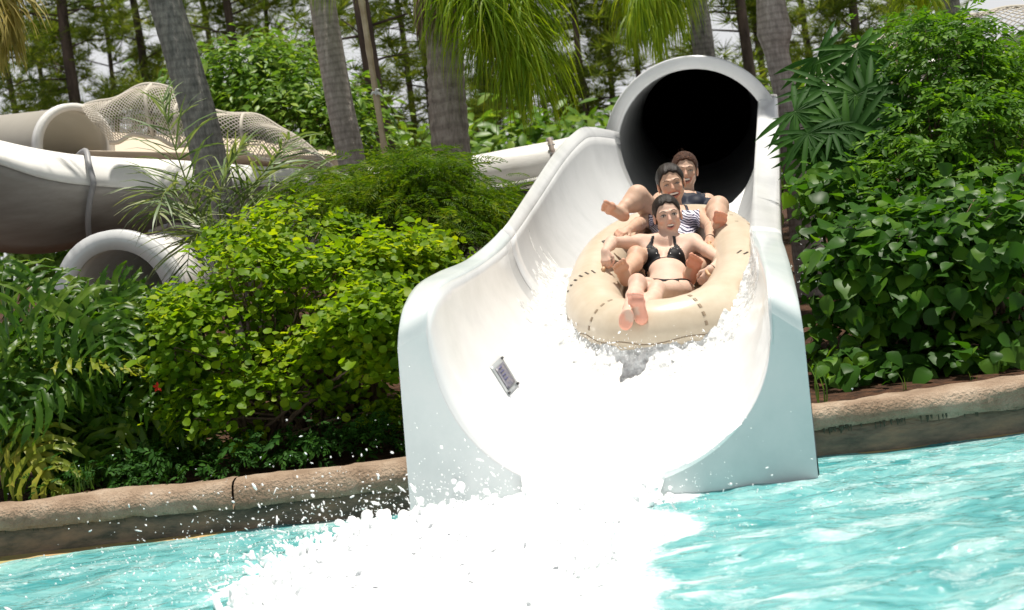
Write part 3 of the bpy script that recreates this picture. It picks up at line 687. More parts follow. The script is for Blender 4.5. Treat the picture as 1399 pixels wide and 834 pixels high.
def limb(f, pts_, rad, k=.02, tints=None):
    for i in range(len(pts_)-1): f.cap(pts_[i], pts_[i+1], rad[i], rad[i+1], k, (tints or [SK]*9)[i])
def leg(f, hip, knee, heel, toe, sole, big, r=(.082, .052, .050, .032), sc=1.0, tint=PINK, fs=1.0):
    d = nrm(toe-heel); so_ = nrm(sole-np.dot(sole, d)*d); Lf = np.linalg.norm(toe-heel)
    ank = heel+d*.20*Lf-so_*.062*sc
    mid = hip*.55+knee*.45
    f.cap(hip, mid, r[0]*sc, r[0]*.80*sc, .03); f.cap(mid, knee, r[0]*.80*sc, r[1]*sc, .03)
    kc = knee; sh = ank-knee; bk = np.cross(nrm(sh), np.cross(nrm(hip-knee), nrm(sh))); bk = nrm(bk)
    calf = knee+sh*.32+bk*.012*sc; low = knee+sh*.72
    f.cap(kc, calf, r[1]*.95*sc, r[2]*1.02*sc, .02); f.cap(calf, low, r[2]*1.02*sc, r[3]*1.12*sc, .02); f.cap(low, ank, r[3]*1.12*sc, r[3]*sc, .015)
    f.ell(knee-bk*.018*sc, np.array((.034, .034, .034))*sc, None, .03, RED)
    for s in (-1, 1): f.ell(ank+nrm(np.cross(d, so_))*s*.024*sc, np.array((.013, .013, .013))*sc, None, .012, RED)
    f.cap(ank, heel+d*.13*Lf-so_*.03*sc, .030*sc, .027*sc, .02, SK)
    foot(f, heel, toe, sole, big, sc*fs, tint)
def arm(f, sho, elb, wr, r=(.046, .036, .037, .024), sc=1.0):
    mid = sho*.5+elb*.5; f.cap(sho, mid, r[0]*sc, r[0]*.86*sc, .025); f.cap(mid, elb, r[0]*.86*sc, r[1]*sc, .02)
    q = elb*.70+wr*.30; f.cap(elb, q, r[1]*sc, r[2]*sc, .015); f.cap(q, wr, r[2]*sc, r[3]*sc, .015)
    f.ell(elb, np.array((.036,)*3)*sc, None, .02, RED)
def torso(f, pel, chest, neck, sl_, sr_, sc=1.0, bust=.9):
    """pel = pelvis centre, chest = centre of ribs, neck = base; sl_/sr_ shoulders"""
    up = nrm(neck-pel); rt = nrm((sr_-sl_)-np.dot(sr_-sl_, up)*up); fw = nrm(np.cross(up, rt))
    if np.dot(fw, np.array([0, -1, .3])) < 0: fw = -fw
    A = np.array([rt, fw, up]); L_ = np.linalg.norm(neck-pel)
    f.ell(pel, np.array((.150, .088, .105))*sc, A, .035); f.ell(pel+up*L_*.26-fw*.012, np.array((.118, .066, .12))*sc, A, .03)
    f.ell(pel+up*L_*.46-fw*.006, np.array((.112, .070, .11))*sc, A, .03); f.ell(chest, np.array((.134, .090, .140))*sc, A, .03)
    sh = (sl_+sr_)/2
    f.cap(sl_, sh+up*.010, .046*sc, .058*sc, .04); f.cap(sr_, sh+up*.010, .046*sc, .058*sc, .04)
    f.cap(sl_-up*.03+fw*.01, chest+up*.03-rt*.04, .045*sc, .06*sc, .05); f.cap(sr_-up*.03+fw*.01, chest+up*.03+rt*.04, .045*sc, .06*sc, .05)
    f.cap(neck-rt*.01+fw*.028-up*.012, sl_+fw*.02+up*.012, .010*sc, .013*sc, .014); f.cap(neck+rt*.01+fw*.028-up*.012, sr_+fw*.02+up*.012, .010*sc, .013*sc, .014)
    for s in (-1, 1): f.ell(chest+rt*s*.062*sc+fw*.068*sc-up*.005, np.array((.056, .046, .056))*sc*bust**.5, A, .022)
    return dict(rt=rt, fw=fw, up=up, c=chest, pel=pel, L=L_, neck=neck, sc=sc)
def garment(name, V, Q, pred, off, mat, body, th=.003):
    v = np.asarray(V); n_ = np.zeros_like(v); a = v[Q[:, 1]]-v[Q[:, 0]]; c = v[Q[:, 3]]-v[Q[:, 0]]; fn = np.cross(a, c)
    for i in range(4): np.add.at(n_, Q[:, i], fn)
    n_ /= np.linalg.norm(n_, axis=1)[:, None]+1e-12
    d = pred(v, n_); keep = (d[Q] > 0).all(1)
    if keep.sum() == 0: print('EMPTY GARMENT', name); return None
    q = Q[keep]; u, inv = np.unique(q, return_inverse=True); Vn = v[u]+n_[u]*off
    me = npmesh(name, Vn, inv.reshape(q.shape)); o = link(name, me, mat, body); return solid(o, th, 0)
def loc3(v, T): 
    q = v-T['c']; return q@T['rt'], q@T['fw'], q@T['up']
def seg(px_, py_, a, b_):
    ax, ay = a; bx, by = b_; t = np.clip(((px_-ax)*(bx-ax)+(py_-ay)*(by-ay))/((bx-ax)**2+(by-ay)**2), 0, 1)
    return np.hypot(px_-ax-t*(bx-ax), py_-ay-t*(by-ay))
def tri(px_, py_, A_, B_, C_):
    def e(p, q): return (q[0]-p[0])*(py_-p[1])-(q[1]-p[1])*(px_-p[0])
    a, b_, c = e(A_, B_), e(B_, C_), e(C_, A_); return np.where(((a > 0) & (b_ > 0) & (c > 0)) | ((a < 0) & (b_ < 0) & (c < 0)), 1., -1.)
cam_dir = lambda p: nrm(V3(CP)-p)
def A3(x, y, Y): return V3(at(x, y, Y))
H_ = .0052
UPW = np.array([0, 0, 1.])

# ---- person 1: girl in front, black halter bikini
def person1():
    hc = A3(912, 295, 7.86)
    neck = A3(911, 331, 7.82); sl_, sr_ = A3(874, 332, 7.82), A3(947, 331, 7.80); chest = A3(906, 363, 7.70); pel = A3(913, 405, 7.30)
    kneeA, kneeB = A3(871, 388, 6.90), A3(898, 397, 6.92)
    lo = np.array([-.1, 6.5, .35]); hi = np.array([1.6, 8.2, 1.35]); f = Field(lo, hi, H_)
    T = torso(f, pel, chest, neck, sl_, sr_, .92, .95)
    f.cap(neck-T['up']*.02, hc-UPW*.055+np.array([0, .01, 0]), .047, .043, .03)
    hipA, hipB = pel-T['rt']*.075+T['fw']*.03, pel+T['rt']*.075+T['fw']*.03
    cd_ = np.array([.0, -1, .12])
    # feet: soles to the camera
    leg(f, hipA, kneeA, A3(854, 449, 6.50), A3(860, 419, 6.45), cd_, np.array([1, 0, 0]), (.066, .045, .043, .029), .92)
    leg(f, hipB, kneeB, A3(879, 441, 6.54), A3(867, 400, 6.51), cd_, np.array([-1, 0, .0]), (.066, .045, .043, .029), .95)
    # arms
    eA = A3(836, 331, 7.62); wA = A3(827, 344, 7.42); arm(f, sl_, eA, wA, sc=.84)
    hand(f, wA, eA, A3(828, 372, 7.36), np.array([-.35, -1, .25]), np.array([1, 0, .2]), .82, .95)
    eB = A3(988, 357, 7.46); wB = A3(970, 369, 7.22); arm(f, sr_, eB, wB, sc=.84)
    hand(f, wB, eB, A3(957, 392, 7.20), np.array([.25, -1, .35]), np.array([-1, -.1, .2]), .82, .95)
    Hd = head(f, hc, np.array([-.03, -1, .02]), np.array([-.06, .08, 1]), 1.0, .80)
    # navel
    f.ell(pel+T['up']*.115+T['fw']*.095, (.006, .008, .008), None, .008, None, True)
    V, Q, co, me = f.mesh('person')
    body = link('person', me, SK1); tag(body, 'person in front in black halter bikini, bare soles stretched toward the pool', 'person')
    face_parts(Hd, body, m_hair); hair(Hd, body, m_hair, True, 1.0, 0, 1.)
    def cups(v, n_):
        s, fw, u = loc3(v, T); a = np.abs(s); fr = (n_@T['fw'] > -.15) & (fw > .01) & (fw < .14-.60*np.maximum(u-.09, 0)) & (u < .20)
        d = np.maximum(tri(a, u, (.002, -.098), (.160, -.085), (.068, .118)), np.where(seg(a, u, (.066, .100), (.045, .20)) < .0095, 1, -1))
        d = np.maximum(d, np.where((np.abs(u+.090) < .008) & (a < .12), 1, -1)*1.)
        d = np.where(fr, d, -1.)
        return np.maximum(d, np.where((np.abs(u+.086) < .007) & (fw < .03) & (a < .138), 1, -1))
    g = garment('bikini_top', V, Q, cups, .0035, m_blackfab, body)
    # studs on the cups
    bv = BVHTree.FromPolygons([tuple(x) for x in V], [tuple(q) for q in Q])
    for s, u in ((-.045, .005), (-.075, .0), (-.058, .035), (-.085, -.03), (.045, .005), (.075, .0), (.058, .035), (.085, -.03), (-.04, -.035), (.04, -.035)):
        o_ = T['c']+T['rt']*s+T['up']*u+T['fw']*.3; lc, nn, _, _ = bv.ray_cast(Vector(o_), Vector(-T['fw']))
        if lc: b = MB(); b.tube([lc+nn*.003, lc+nn*.0075], [.0055, .004], 8); b.build('stud', m_stud, g)
    def bottom(v, n_):
        q = v-T['pel']; s, fw, u = q@T['rt'], q@T['fw'], q@T['up']
        return np.where((u < .055-.02*np.abs(s)) & (u > -.14) & (fw > -.2) & (np.abs(s) < (.05+.9*np.maximum(u+.03, 0))) & (v[:, 1] > 7.12) & (fw < .16), 1., -1.)
    garment('bikini_bottom', V, Q, bottom, .004, m_blackfab, body)
    b = MB(); ax_ = nrm(wB-eB); pr = wB-ax_*.005; s1 = nrm(np.cross(ax_, UPW)); s2 = np.cross(ax_, s1)
    b.tube([pr+s1*math.cos(a)*.026+s2*math.sin(a)*.024 for a in np.linspace(0, 2*PI, 16, endpoint=False)], .0035, 6, close=True); b.build('wrist_band', m_band, body)
    return body
# ---- person 2: striped top
def person2():
    hc = A3(917, 252, 8.36)
    neck = A3(922, 287, 8.34); sl_, sr_ = A3(890, 297, 8.30), A3(955, 294, 8.26); chest = A3(922, 312, 8.22); pel = A3(924, 360, 7.92)
    f = Field(np.array([.1, 6.9, .4]), np.array([1.7, 8.65, 1.55]), H_)
    T = torso(f, pel, chest, neck, sl_, sr_, .95, 1.0)
    f.cap(neck-T['up']*.02, hc-UPW*.06+np.array([0, .01, 0]), .050, .046, .03)
    hipA, hipB = pel-T['rt']*.09+T['fw']*.03, pel+T['rt']*.09+T['fw']*.03
    cdn = np.array([-.02, -1, .05])
    leg(f, hipA, A3(870, 350, 7.62), A3(858, 391, 7.34), A3(845, 359, 7.24), np.array([-.15, -1, .1]), np.array([1, 0, .1]), (.070, .048, .046, .031), 1.0, RED)
    leg(f, hipB, A3(962, 361, 7.68), A3(940, 392, 7.34), A3(952, 350, 7.24), np.array([0, -1, .1]), np.array([-1, 0, .1]), (.064, .047, .045, .030), 1.02, PINK)
    eA = A3(873, 306, 8.02); wA = A3(858, 314, 7.82); arm(f, sl_, eA, wA, sc=.95); hand(f, wA, eA, A3(836, 322, 7.72), np.array([-.1, -.8, .8]), np.array([.3, -.8, -.5]), .92, .8)
    eB = A3(972, 312, 7.98); wB = A3(970, 327, 7.80); arm(f, sr_, eB, wB, sc=.95); hand(f, wB, eB, A3(978, 346, 7.70), np.array([.3, -.9, .5]), np.array([-1, -.2, .1]), .92, .9)
    Hd = head(f, hc, np.array([-.08, -1, -.02]), np.array([-.10, .1, 1]), 1.03, 1.12, True)
    V, Q, co, me = f.mesh('person')
    body = link('person', me, SK2); tag(body, 'laughing person in the middle of the raft wearing a zebra striped swim top', 'person')
    face_parts(Hd, body, m_hair); hair(Hd, body, m_hair, True, 1.03, 12, 2., 0)
    def top(v, n_):
        s, fw, u = loc3(v, T); a = np.abs(s)
        d = np.where((u < .055-.25*np.maximum(0, .06-a)) & (u > -.34) & (a < .150) & (np.abs(fw) < .17) & (v[:, 1] > 7.90), 1., -1.)
        return d
    garment('striped_swim_top', V, Q, top, .004, m_zebra, body)
    garment('swim_strap', V, Q, lambda v, n_: (lambda s, fw, u: np.where((seg(np.abs(s), u, (.080, .05), (.062, .15)) < .009) & (fw > -.12) & (fw < .10-.5*np.maximum(u-.08, 0)) & (u < .16), 1., -1.))(*loc3(v, T)), .004, m_navy, body)
    b = MB(); ax_ = nrm(wB-eB); pr = wB-ax_*.005; s1 = nrm(np.cross(ax_, UPW)); s2 = np.cross(ax_, s1)
    b.tube([pr+s1*math.cos(a)*.027+s2*math.sin(a)*.025 for a in np.linspace(0, 2*PI, 16, endpoint=False)], .003, 6, close=True); b.build('wrist_band', m_band, body)
    return body
# ---- person 3: navy top at the back
def person3():
    hc = A3(936, 234, 8.86)
    neck = A3(938, 264, 8.84); sl_, sr_ = A3(903, 274, 8.78), A3(966, 276, 8.74); chest = A3(938, 290, 8.70); pel = A3(938, 326, 8.42)
    f = Field(np.array([.2, 7.4, .55]), np.array([1.9, 9.15, 1.7]), H_)
    T = torso(f, pel, chest, neck, sl_, sr_, .97, 1.0)
    f.cap(neck-T['up']*.02, hc-UPW*.06+np.array([0, .01, 0]), .050, .046, .03)
    hipA, hipB = pel-T['rt']*.09+T['fw']*.03, pel+T['rt']*.09+T['fw']*.03
    leg(f, hipA, A3(871, 268, 8.10), A3(855, 302, 7.98), A3(822, 281, 7.92), np.array([-.55, -.75, -.2]), np.array([.2, -.2, 1]), (.086, .062, .058, .036), 1.0, (1.06, .86, .80))
    leg(f, hipB, A3(981, 283, 8.18), A3(983, 327, 7.90), A3(986, 290, 7.80), np.array([.12, -1, .05]), np.array([-1, .1, .1]), (.086, .062, .058, .036), 1.0, PINK)
    eB = A3(977, 306, 8.36); wB = A3(975, 330, 8.16); arm(f, sr_, eB, wB, sc=.97); hand(f, wB, eB, A3(980, 345, 8.0), np.array([.3, -.9, .5]), np.array([-1, -.2, .1]), .92, .9)
    eA = A3(886, 300, 8.40); wA = A3(872, 322, 8.2); arm(f, sl_, eA, wA, sc=.97); hand(f, wA, eA, A3(860, 335, 8.05), np.array([-.3, -.9, .5]), np.array([1, -.2, .1]), .92, .9)
    Hd = head(f, hc, np.array([-.10, -1, .0]), np.array([.06, .1, 1]), 1.0, 1.05, True)
    V, Q, co, me = f.mesh('person')
    body = link('person', me, SK3); tag(body, 'person at the back of the raft in a navy swimsuit, knees apart', 'person')
    face_parts(Hd, body, m_hair3); hair(Hd, body, m_hair3, False, 1.04, 20, 3., 0)
    garment('navy_swimsuit', V, Q, lambda v, n_: (lambda s, fw, u: np.where((u < .085-.3*np.maximum(0, .04-np.abs(s))) & (u > -.4) & (np.abs(s) < .115+.05*(u < .03)) & (np.abs(fw) < .17) & (v[:, 1] > 8.36), 1., -1.))(*loc3(v, T)), .004, m_navy, body)
    garment('swim_strap', V, Q, lambda v, n_: (lambda s, fw, u: np.where((seg(np.abs(s), u, (.075, .07), (.070, .15)) < .016) & (fw > -.12) & (fw < .10-.5*np.maximum(u-.08, 0)) & (u < .16), 1., -1.))(*loc3(v, T)), .004, m_navy, body)
    return body
person1(); person2(); person3()
# ------------------------------------------------------------ vegetation
def leaf_mesh(kind, seed=0, s=1.0):
    rs = np.random.default_rng(seed+100)
    V = []; Fc = []
    if kind == 'round':      # +y is the tip, z is up (normal)
        n = 9
        V.append((0, .45, -.05))
        for i in range(n):
            a = 2*PI*i/n+.2; V.append((.5*math.sin(a)*(1+.05*rs.normal()), .47-.5*math.cos(a), .06*rs.normal()+.05*abs(math.sin(a))))
        Fc = [(0, 1+i, 1+(i+1) % n) for i in range(n)]
    elif kind == 'heart':
        prof = [(0, .05, 0), (.10, .30, .03), (.30, .46, .02), (.52, .40, -.03), (.74, .24, -.10), (.90, .09, -.17), (1.0, 0, -.22)]
        for t, w_, z in prof:
            wz = rs.normal()*.02
            V += [(-w_, t, z+.10*w_+wz), (0, t+.02, z-.03), (w_, t, z+.10*w_-wz)]
        for i in range(len(prof)-1):
            a = i*3; Fc += [(a, a+1, a+4, a+3), (a+1, a+2, a+5, a+4)]
        V += [(-.27, -.10, -.02), (.27, -.10, -.02)]; k = len(V); Fc += [(k-2, 1, 3, 0)[::1], (k-1, 2, 5, 1)][:0]
    elif kind == 'lance':
        prof = [(0, .02, 0), (.25, .17, .02), (.55, .19, 0), (.8, .09, -.05), (1, 0, -.1)]
        for t, w_, z in prof: V += [(-w_, t, z+.12*w_), (0, t, z-.02), (w_, t, z+.12*w_)]
        for i in range(len(prof)-1):
            a = i*3; Fc += [(a, a+1, a+4, a+3), (a+1, a+2, a+5, a+4)]
    elif kind == 'sprig':    # compound sprig of small leaflets
        sub = leaf_mesh('lance', seed)
        ks = 7
        for i in range(ks):
            t = i/(ks-1); sd = -1 if i % 2 else 1; ang = sd*R(58)*(1-t*.9) if i < ks-1 else 0
            sc_ = .42*(1-.3*t)*rs.uniform(.85, 1.15); o = np.array([0, t*.72, .05*math.sin(t*3)-.1*t*t]); m0 = len(V); tw = rs.normal()*.35
            for v in sub[0]:
                x, y, z = np.array(v)*sc_; x, z = x*math.cos(tw)-z*math.sin(tw), x*math.sin(tw)+z*math.cos(tw)
                V.append((x*math.cos(ang)+y*math.sin(ang)+o[0], -x*math.sin(ang)+y*math.cos(ang)+o[1], z+o[2]))
            Fc += [tuple(q+m0 for q in fc) for fc in sub[1]]
    elif kind == 'feather':  # pinnate leaf with many small leaflets
        ks = 12
        for i in range(ks):
            t = (i+.5)/ks
            for sd in (-1, 1):
                L_ = .26*math.sin(PI*min(1, t*.85+.12))**.6; w_ = .035; y = t; z = -.22*t*t+rs.normal()*.008; a = R(68-25*t)+rs.normal()*.06; m0 = len(V)
                dx, dy = math.sin(a)*sd, math.cos(a)
                V += [(0, y, z), (dx*L_*.5-dy*w_*sd, y+dy*L_*.5+dx*w_*sd*-1, z+.01), (dx*L_, y+dy*L_, z-.03), (dx*L_*.5+dy*w_*sd, y+dy*L_*.5+dx*w_*sd, z+.01)]
                Fc.append((m0, m0+1, m0+2, m0+3))
    elif kind == 'lobed':    # philodendron leaf: long ruffled lobes off a pale midrib
        V += []
        nl = 9
        def strip(P, W, up=.0, ruf=0.):
            m0 = len(V)
            for i, (p, w_) in enumerate(zip(P, W)):
                t = (P[min(i+1, len(P)-1)]-P[max(i-1, 0)]); t = t/np.linalg.norm(t); sd = np.array([t[1], -t[0], 0])
                rz = ruf*rs.normal()
                V.append(tuple(p-sd*w_+[0, 0, rz+w_*.35])); V.append(tuple(p)); V.append(tuple(p+sd*w_+[0, 0, -rz+w_*.35]))
            for i in range(len(P)-1):
                a = m0+i*3; Fc.extend([(a, a+1, a+4, a+3), (a+1, a+2, a+5, a+4)])
        mid = [np.array([0, t, -.28*t*t]) for t in np.linspace(0, 1, 8)]
        strip(mid, [.05, .07, .07, .065, .06, .055, .04, .01])
        for i in range(nl):
            t = .02+.86*i/(nl-1)
            for sd in (-1, 1):
                a = R(118-100*t)+rs.normal()*.06; L_ = (.50*math.sin(PI*(t*.72+.20))**.8)*rs.uniform(.9, 1.08); b0 = np.array([0, t, -.28*t*t+.01])
                P = []; 
                for q in np.linspace(0, 1, 7):
                    aa = a-.35*q*q; P.append(b0+np.array([sd*math.sin(aa)*L_*q, math.cos(aa)*L_*q, .06*q-.20*q*q+.02*rs.normal()*q]))
                W = np.array([.022, .028, .036, .031, .037, .024, .004])*rs.uniform(.85, 1.1); strip(P, W, ruf=.014)
                for q in (2, 4):
                    for s2 in (-1, 1):
                        m0 = len(V); p = P[q]; dr = P[q+1]-P[q-1]; dr = dr/np.linalg.norm(dr); sd_ = np.array([dr[1], -dr[0], 0])*s2
                        V += [tuple(p), tuple(p+dr*.05), tuple(p+dr*.075+sd_*.055+[0, 0, .01])]; Fc.append((m0, m0+1, m0+2))
    elif kind == 'fan':      # palmetto-like fan of long narrow fingers
        for i in range(13):
            a = R(-115+230*i/12)+rs.normal()*.05; L_ = rs.uniform(.82, 1.0)*(.72+.28*math.cos(a*.6)); dr = np.array([math.sin(a), math.cos(a), 0]); sd = np.array([dr[1], -dr[0], 0]); tw = rs.normal()*.02
            m0 = len(V)
            for t, w_ in ((.0, .012), (.25, .045), (.55, .05), (.8, .032), (1., .002)):
                c = dr*L_*t+np.array([0, 0, .05*t-.22*t*t+tw*t]); V += [tuple(c-sd*w_+[0, 0, w_*.5]), tuple(c), tuple(c+sd*w_+[0, 0, w_*.5])]
            for q in range(4): b_ = m0+q*3; Fc += [(b_, b_+1, b_+4, b_+3), (b_+1, b_+2, b_+5, b_+4)]
    elif kind == 'blade':
        for i, t in enumerate(np.linspace(0, 1, 6)):
            w_ = .03*(1-t)**.6+.001; V += [(-w_, t*(1-.15*t), -.35*t**2.2*0+.0), (w_, t*(1-.15*t), 0)]
            V[-1] = (V[-1][0], V[-1][1], -.45*t**2.4); V[-2] = (V[-2][0], V[-2][1], -.45*t**2.4)
        Fc = [(2*i, 2*i+1, 2*i+3, 2*i+2) for i in range(5)]
    elif kind == 'tuft':     # pine needle tuft, roughly spherical
        for i in range(30):
            d = rs.normal(size=3); d[2] = abs(d[2])*.8+.1; d /= np.linalg.norm(d); L_ = rs.uniform(.7, 1); sd = np.cross(d, rs.normal(size=3)); sd /= np.linalg.norm(sd); o = d*.08
            m0 = len(V); V += [tuple(o-sd*.022), tuple(o+sd*.022), tuple(d*L_+[0, 0, -.10])]; Fc.append((m0, m0+1, m0+2))
    return np.array(V, float)*[s, s, s], Fc
def tri_arr(V, Fc):
    """all faces -> 4-index (tri repeated not allowed) => triangulate to (n,3)"""
    T = []
    for q in Fc:
        for i in range(1, len(q)-1): T.append((q[0], q[i], q[i+1]))
    return V, np.array(T, np.int32)
def leafdata(kind, nvar=4):
    out = []
    for i in range(nvar):
        V, Fc = leaf_mesh(kind, i); V, T = tri_arr(V, Fc); out.append((V, T))
    return out
LEAF = {k: leafdata(k, 5 if k in ('lobed', 'fan') else 4) for k in ('round', 'heart', 'lance', 'sprig', 'feather', 'lobed', 'fan', 'blade', 'tuft')}
def frames(nor, tip):
    """rotation matrices (n,3,3) with columns x, y(tip), z(normal)"""
    nor = nor/np.linalg.norm(nor, axis=1)[:, None]; tip = tip-(tip*nor).sum(1)[:, None]*nor; tip = tip/(np.linalg.norm(tip, axis=1)[:, None]+1e-9)
    x = np.cross(tip, nor); return np.stack([x, tip, nor], -1)
def joined(name, kind, pos, fr, sc, var, mat, parent=None):
    Vs = []; Ts = []; n0 = 0
    for v in range(len(LEAF[kind])):
        m = np.where(var == v)[0]
        if len(m) == 0: continue
        V, T = LEAF[kind][v]
        W = np.einsum('nij,kj->nki', fr[m], V)*sc[m][:, None, None]+pos[m][:, None, :]
        Vs.append(W.reshape(-1, 3)); Ts.append((T[None]+(np.arange(len(m))*len(V))[:, None, None]).reshape(-1, 3)+n0); n0 += len(m)*len(V)
    return link(name, npmesh(name, np.concatenate(Vs), np.concatenate(Ts), kind not in ('tuft',)), mat, parent)
_lm = {}
def leafobj(name, kind, v, mat, p, fr, s, parent, inv):
    key = (kind, v, mat.name)
    if key not in _lm: _lm[key] = npmesh(name, *LEAF[kind][v], kind != 'tuft'); _lm[key].materials.append(mat)
    o = bpy.data.objects.new(name, _lm[key]); COL.objects.link(o); o.parent = parent; o.matrix_parent_inverse = inv
    M4 = Matrix.Translation(Vector(p)) @ Matrix([list(r_) for r_ in fr]).to_4x4() @ Matrix.Scale(float(s), 4); o.matrix_basis = M4
    return o
def place_leaves(root, kind, pos, nor, tip, sc, var, mat, nobj=300, name='leaf', mask=None, score=None):
    """the nobj leaves that show largest become parts, the rest one part of kind stuff"""
    fr = frames(nor, tip); n = len(pos)
    if score is None:
        dcam = np.linalg.norm(pos-np.array(CP), axis=1); score = sc/dcam + .02*RNG.random(n)*sc.mean()/dcam
    d = (pos-np.array(CP)); fy = d@np.array(F_); px = 699.5+FPX*(d@np.array(CX))/fy; py = 417-FPX*(d@np.array(CY))/fy
    vis = (px > -30) & (px < 1430) & (py > -30) & (py < 860) & (fy > 0); score = score*np.where(vis, 1, .01)
    od = np.argsort(-score); a = od[:nobj]; b = od[nobj:]
    inv = root.matrix_basis.inverted()
    for i in a: leafobj(name, kind, int(var[i]), mat, pos[i], fr[i], sc[i], root, inv)
    if len(b): tag(joined('foliage', kind, pos[b], fr[b], sc[b], var[b], mat, root), kind='stuff')
def lobes_sample(lobes, n, shell=(.55, 1.0), bias=np.array([0, -.5, .45])):
    """lobes: list of (centre(3), radii(3), weight) -> points on their shells biased to the camera/top, with outward dirs"""
    w_ = np.array([l_[2] for l_ in lobes], float); w_ /= w_.sum(); k = RNG.choice(len(lobes), n, p=w_)
    C_ = np.array([l_[0] for l_ in lobes])[k]; Rd = np.array([l_[1] for l_ in lobes])[k]
    d = RNG.normal(size=(n, 3))+bias; d /= np.linalg.norm(d, axis=1)[:, None]
    r_ = RNG.uniform(shell[0], shell[1], n)**.6; return C_+d*Rd*r_[:, None], d
def clumps(lobes, nc, per, spread, bias=np.array([0, -.5, .45]), shell=(.6, 1.0), zmin=.2):
    c, d = lobes_sample(lobes, nc, shell, bias)
    p = np.repeat(c, per, 0)+RNG.normal(size=(nc*per, 3))*spread*np.array([1, 1, .55]); o = np.repeat(d, per, 0)
    lx = np.interp(p[:, 1], Lo[:, 1], Lo[:, 0])-.14; rx = np.interp(p[:, 1], Ro[:, 1], Ro[:, 0])+.07
    m = (p[:, 2] > zmin) & ((p[:, 1] > 12.5) | (p[:, 0] < lx) | (p[:, 0] > rx)); return p[m], o[m], c
def twigs(root, base, tips, mat, r0=.014, name='branches', n=90):
    b = MB(); idx = RNG.choice(len(tips), min(n, len(tips)), replace=False)
    for i in idx:
        t = Vector(tips[i]); s0 = Vector(base[RNG.integers(len(base))]); s0.x += RNG.normal()*.05; m_ = s0.lerp(t, .5)+Vector((RNG.normal()*.06, RNG.normal()*.06, .08))
        P = [s0, s0.lerp(m_, .5)+Vector((0, 0, .03)), m_, m_.lerp(t, .6)+Vector((RNG.normal()*.02, 0, .02)), t]; b.tube(P, [r0, r0*.8, r0*.55, r0*.35, r0*.15], 5)
    return tag(b.build(name, mat, root), kind='stuff')
m_twig = M('twig_bark', (.16, .11, .07), .85, .2, noise=[(.09, .06, .04), (.22, .16, .11)], nscale=20)
m_rd = leafmat('round_leaf', (.05, .125, .008), (.18, .31, .010), (.42, .50, .02), .5, .5, .3, (1.7, 1.6, .4), .95)
m_ht = leafmat('glossy_heart_leaf', (.022, .075, .008), (.05, .15, .014), (.17, .32, .03), .42, .42, .32, (1.6, 1.6, .4))
m_sp = leafmat('small_glossy_leaf', (.035, .10, .010), (.09, .22, .02), (.22, .38, .035), .48, .42, .28, (1.6, 1.6, .4))
m_fe = leafmat('feathery_leaf', (.04, .10, .008), (.10, .20, .010), (.26, .32, .02), .5, .40, .3)
m_lo = leafmat('lobed_leaf', (.025, .08, .008), (.075, .18, .012), (.26, .36, .04), .38, .45, .4)
m_loy = leafmat('yellowing_lobed_leaf', (.12, .22, .02), (.28, .32, .03), (.42, .38, .06), .4, .35, .4)
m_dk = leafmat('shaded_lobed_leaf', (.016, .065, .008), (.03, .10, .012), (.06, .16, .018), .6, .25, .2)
m_tl = leafmat('tree_leaf', (.07, .17, .02), (.16, .30, .04), (.34, .46, .08), .4, .4, .4)
m_pn = leafmat('pine_needles', (.06, .11, .02), (.15, .22, .035), (.32, .34, .07), .6, .5, .2, (1.5, 1.4, .5), 1.)
m_fr = leafmat('palm_leaflet', (.10, .19, .02), (.22, .33, .02), (.46, .50, .05), .45, .55, .35, (1.6, 1.5, .4), 1.)
m_fr2 = leafmat('greygreen_palm_leaflet', (.10, .17, .06), (.22, .31, .14), (.44, .46, .26), .42, .3, .4)
m_frd = leafmat('dry_palm_leaflet', (.22, .17, .05), (.36, .29, .08), (.5, .42, .15), .5, .35, .3)
m_red = M('red_petal', (.75, .04, .02), .5); 

def lob(px, py, Y, rx, ry, rz, w_=1.): return (np.array(at(px, py, Y)), np.array([rx, ry, rz]), w_)
def shrub(label, cat, kind, mat, lobes, nc, per, spread, size, base, group=None, bias=np.array([0, -.5, .45]), upw=.8, droop=.3, nobj=300, name='leafy_shrub', sizev=.25, nt_=90, rough=.5, shell=(.6, 1.), core=0):
    c0 = np.mean([l_[0] for l_ in lobes], 0); root = empty(name, (c0[0], c0[1], .2), label, cat, group)
    p, o, c = clumps(lobes, nc, per, spread, bias, shell); n = len(p)
    nor = o*.55+np.array([0, 0, upw])+RNG.normal(size=(n, 3))*rough*.8; tip = o+RNG.normal(size=(n, 3))*.7+np.array([0, 0, -droop])
    sc = size*np.exp(RNG.normal(size=n)*sizev)
    if len(base): twigs(root, [np.array(at(*b_)) for b_ in base], c, m_twig, n=nt_)
    # score: front of the crown first
    sco = sc/np.linalg.norm(p-np.array(CP), axis=1)*(1+.6*(-o[:, 1])+.3*o[:, 2])
    place_leaves(root, kind, p, nor, tip, sc, RNG.integers(0, len(LEAF[kind]), n), mat, nobj, score=sco); return root
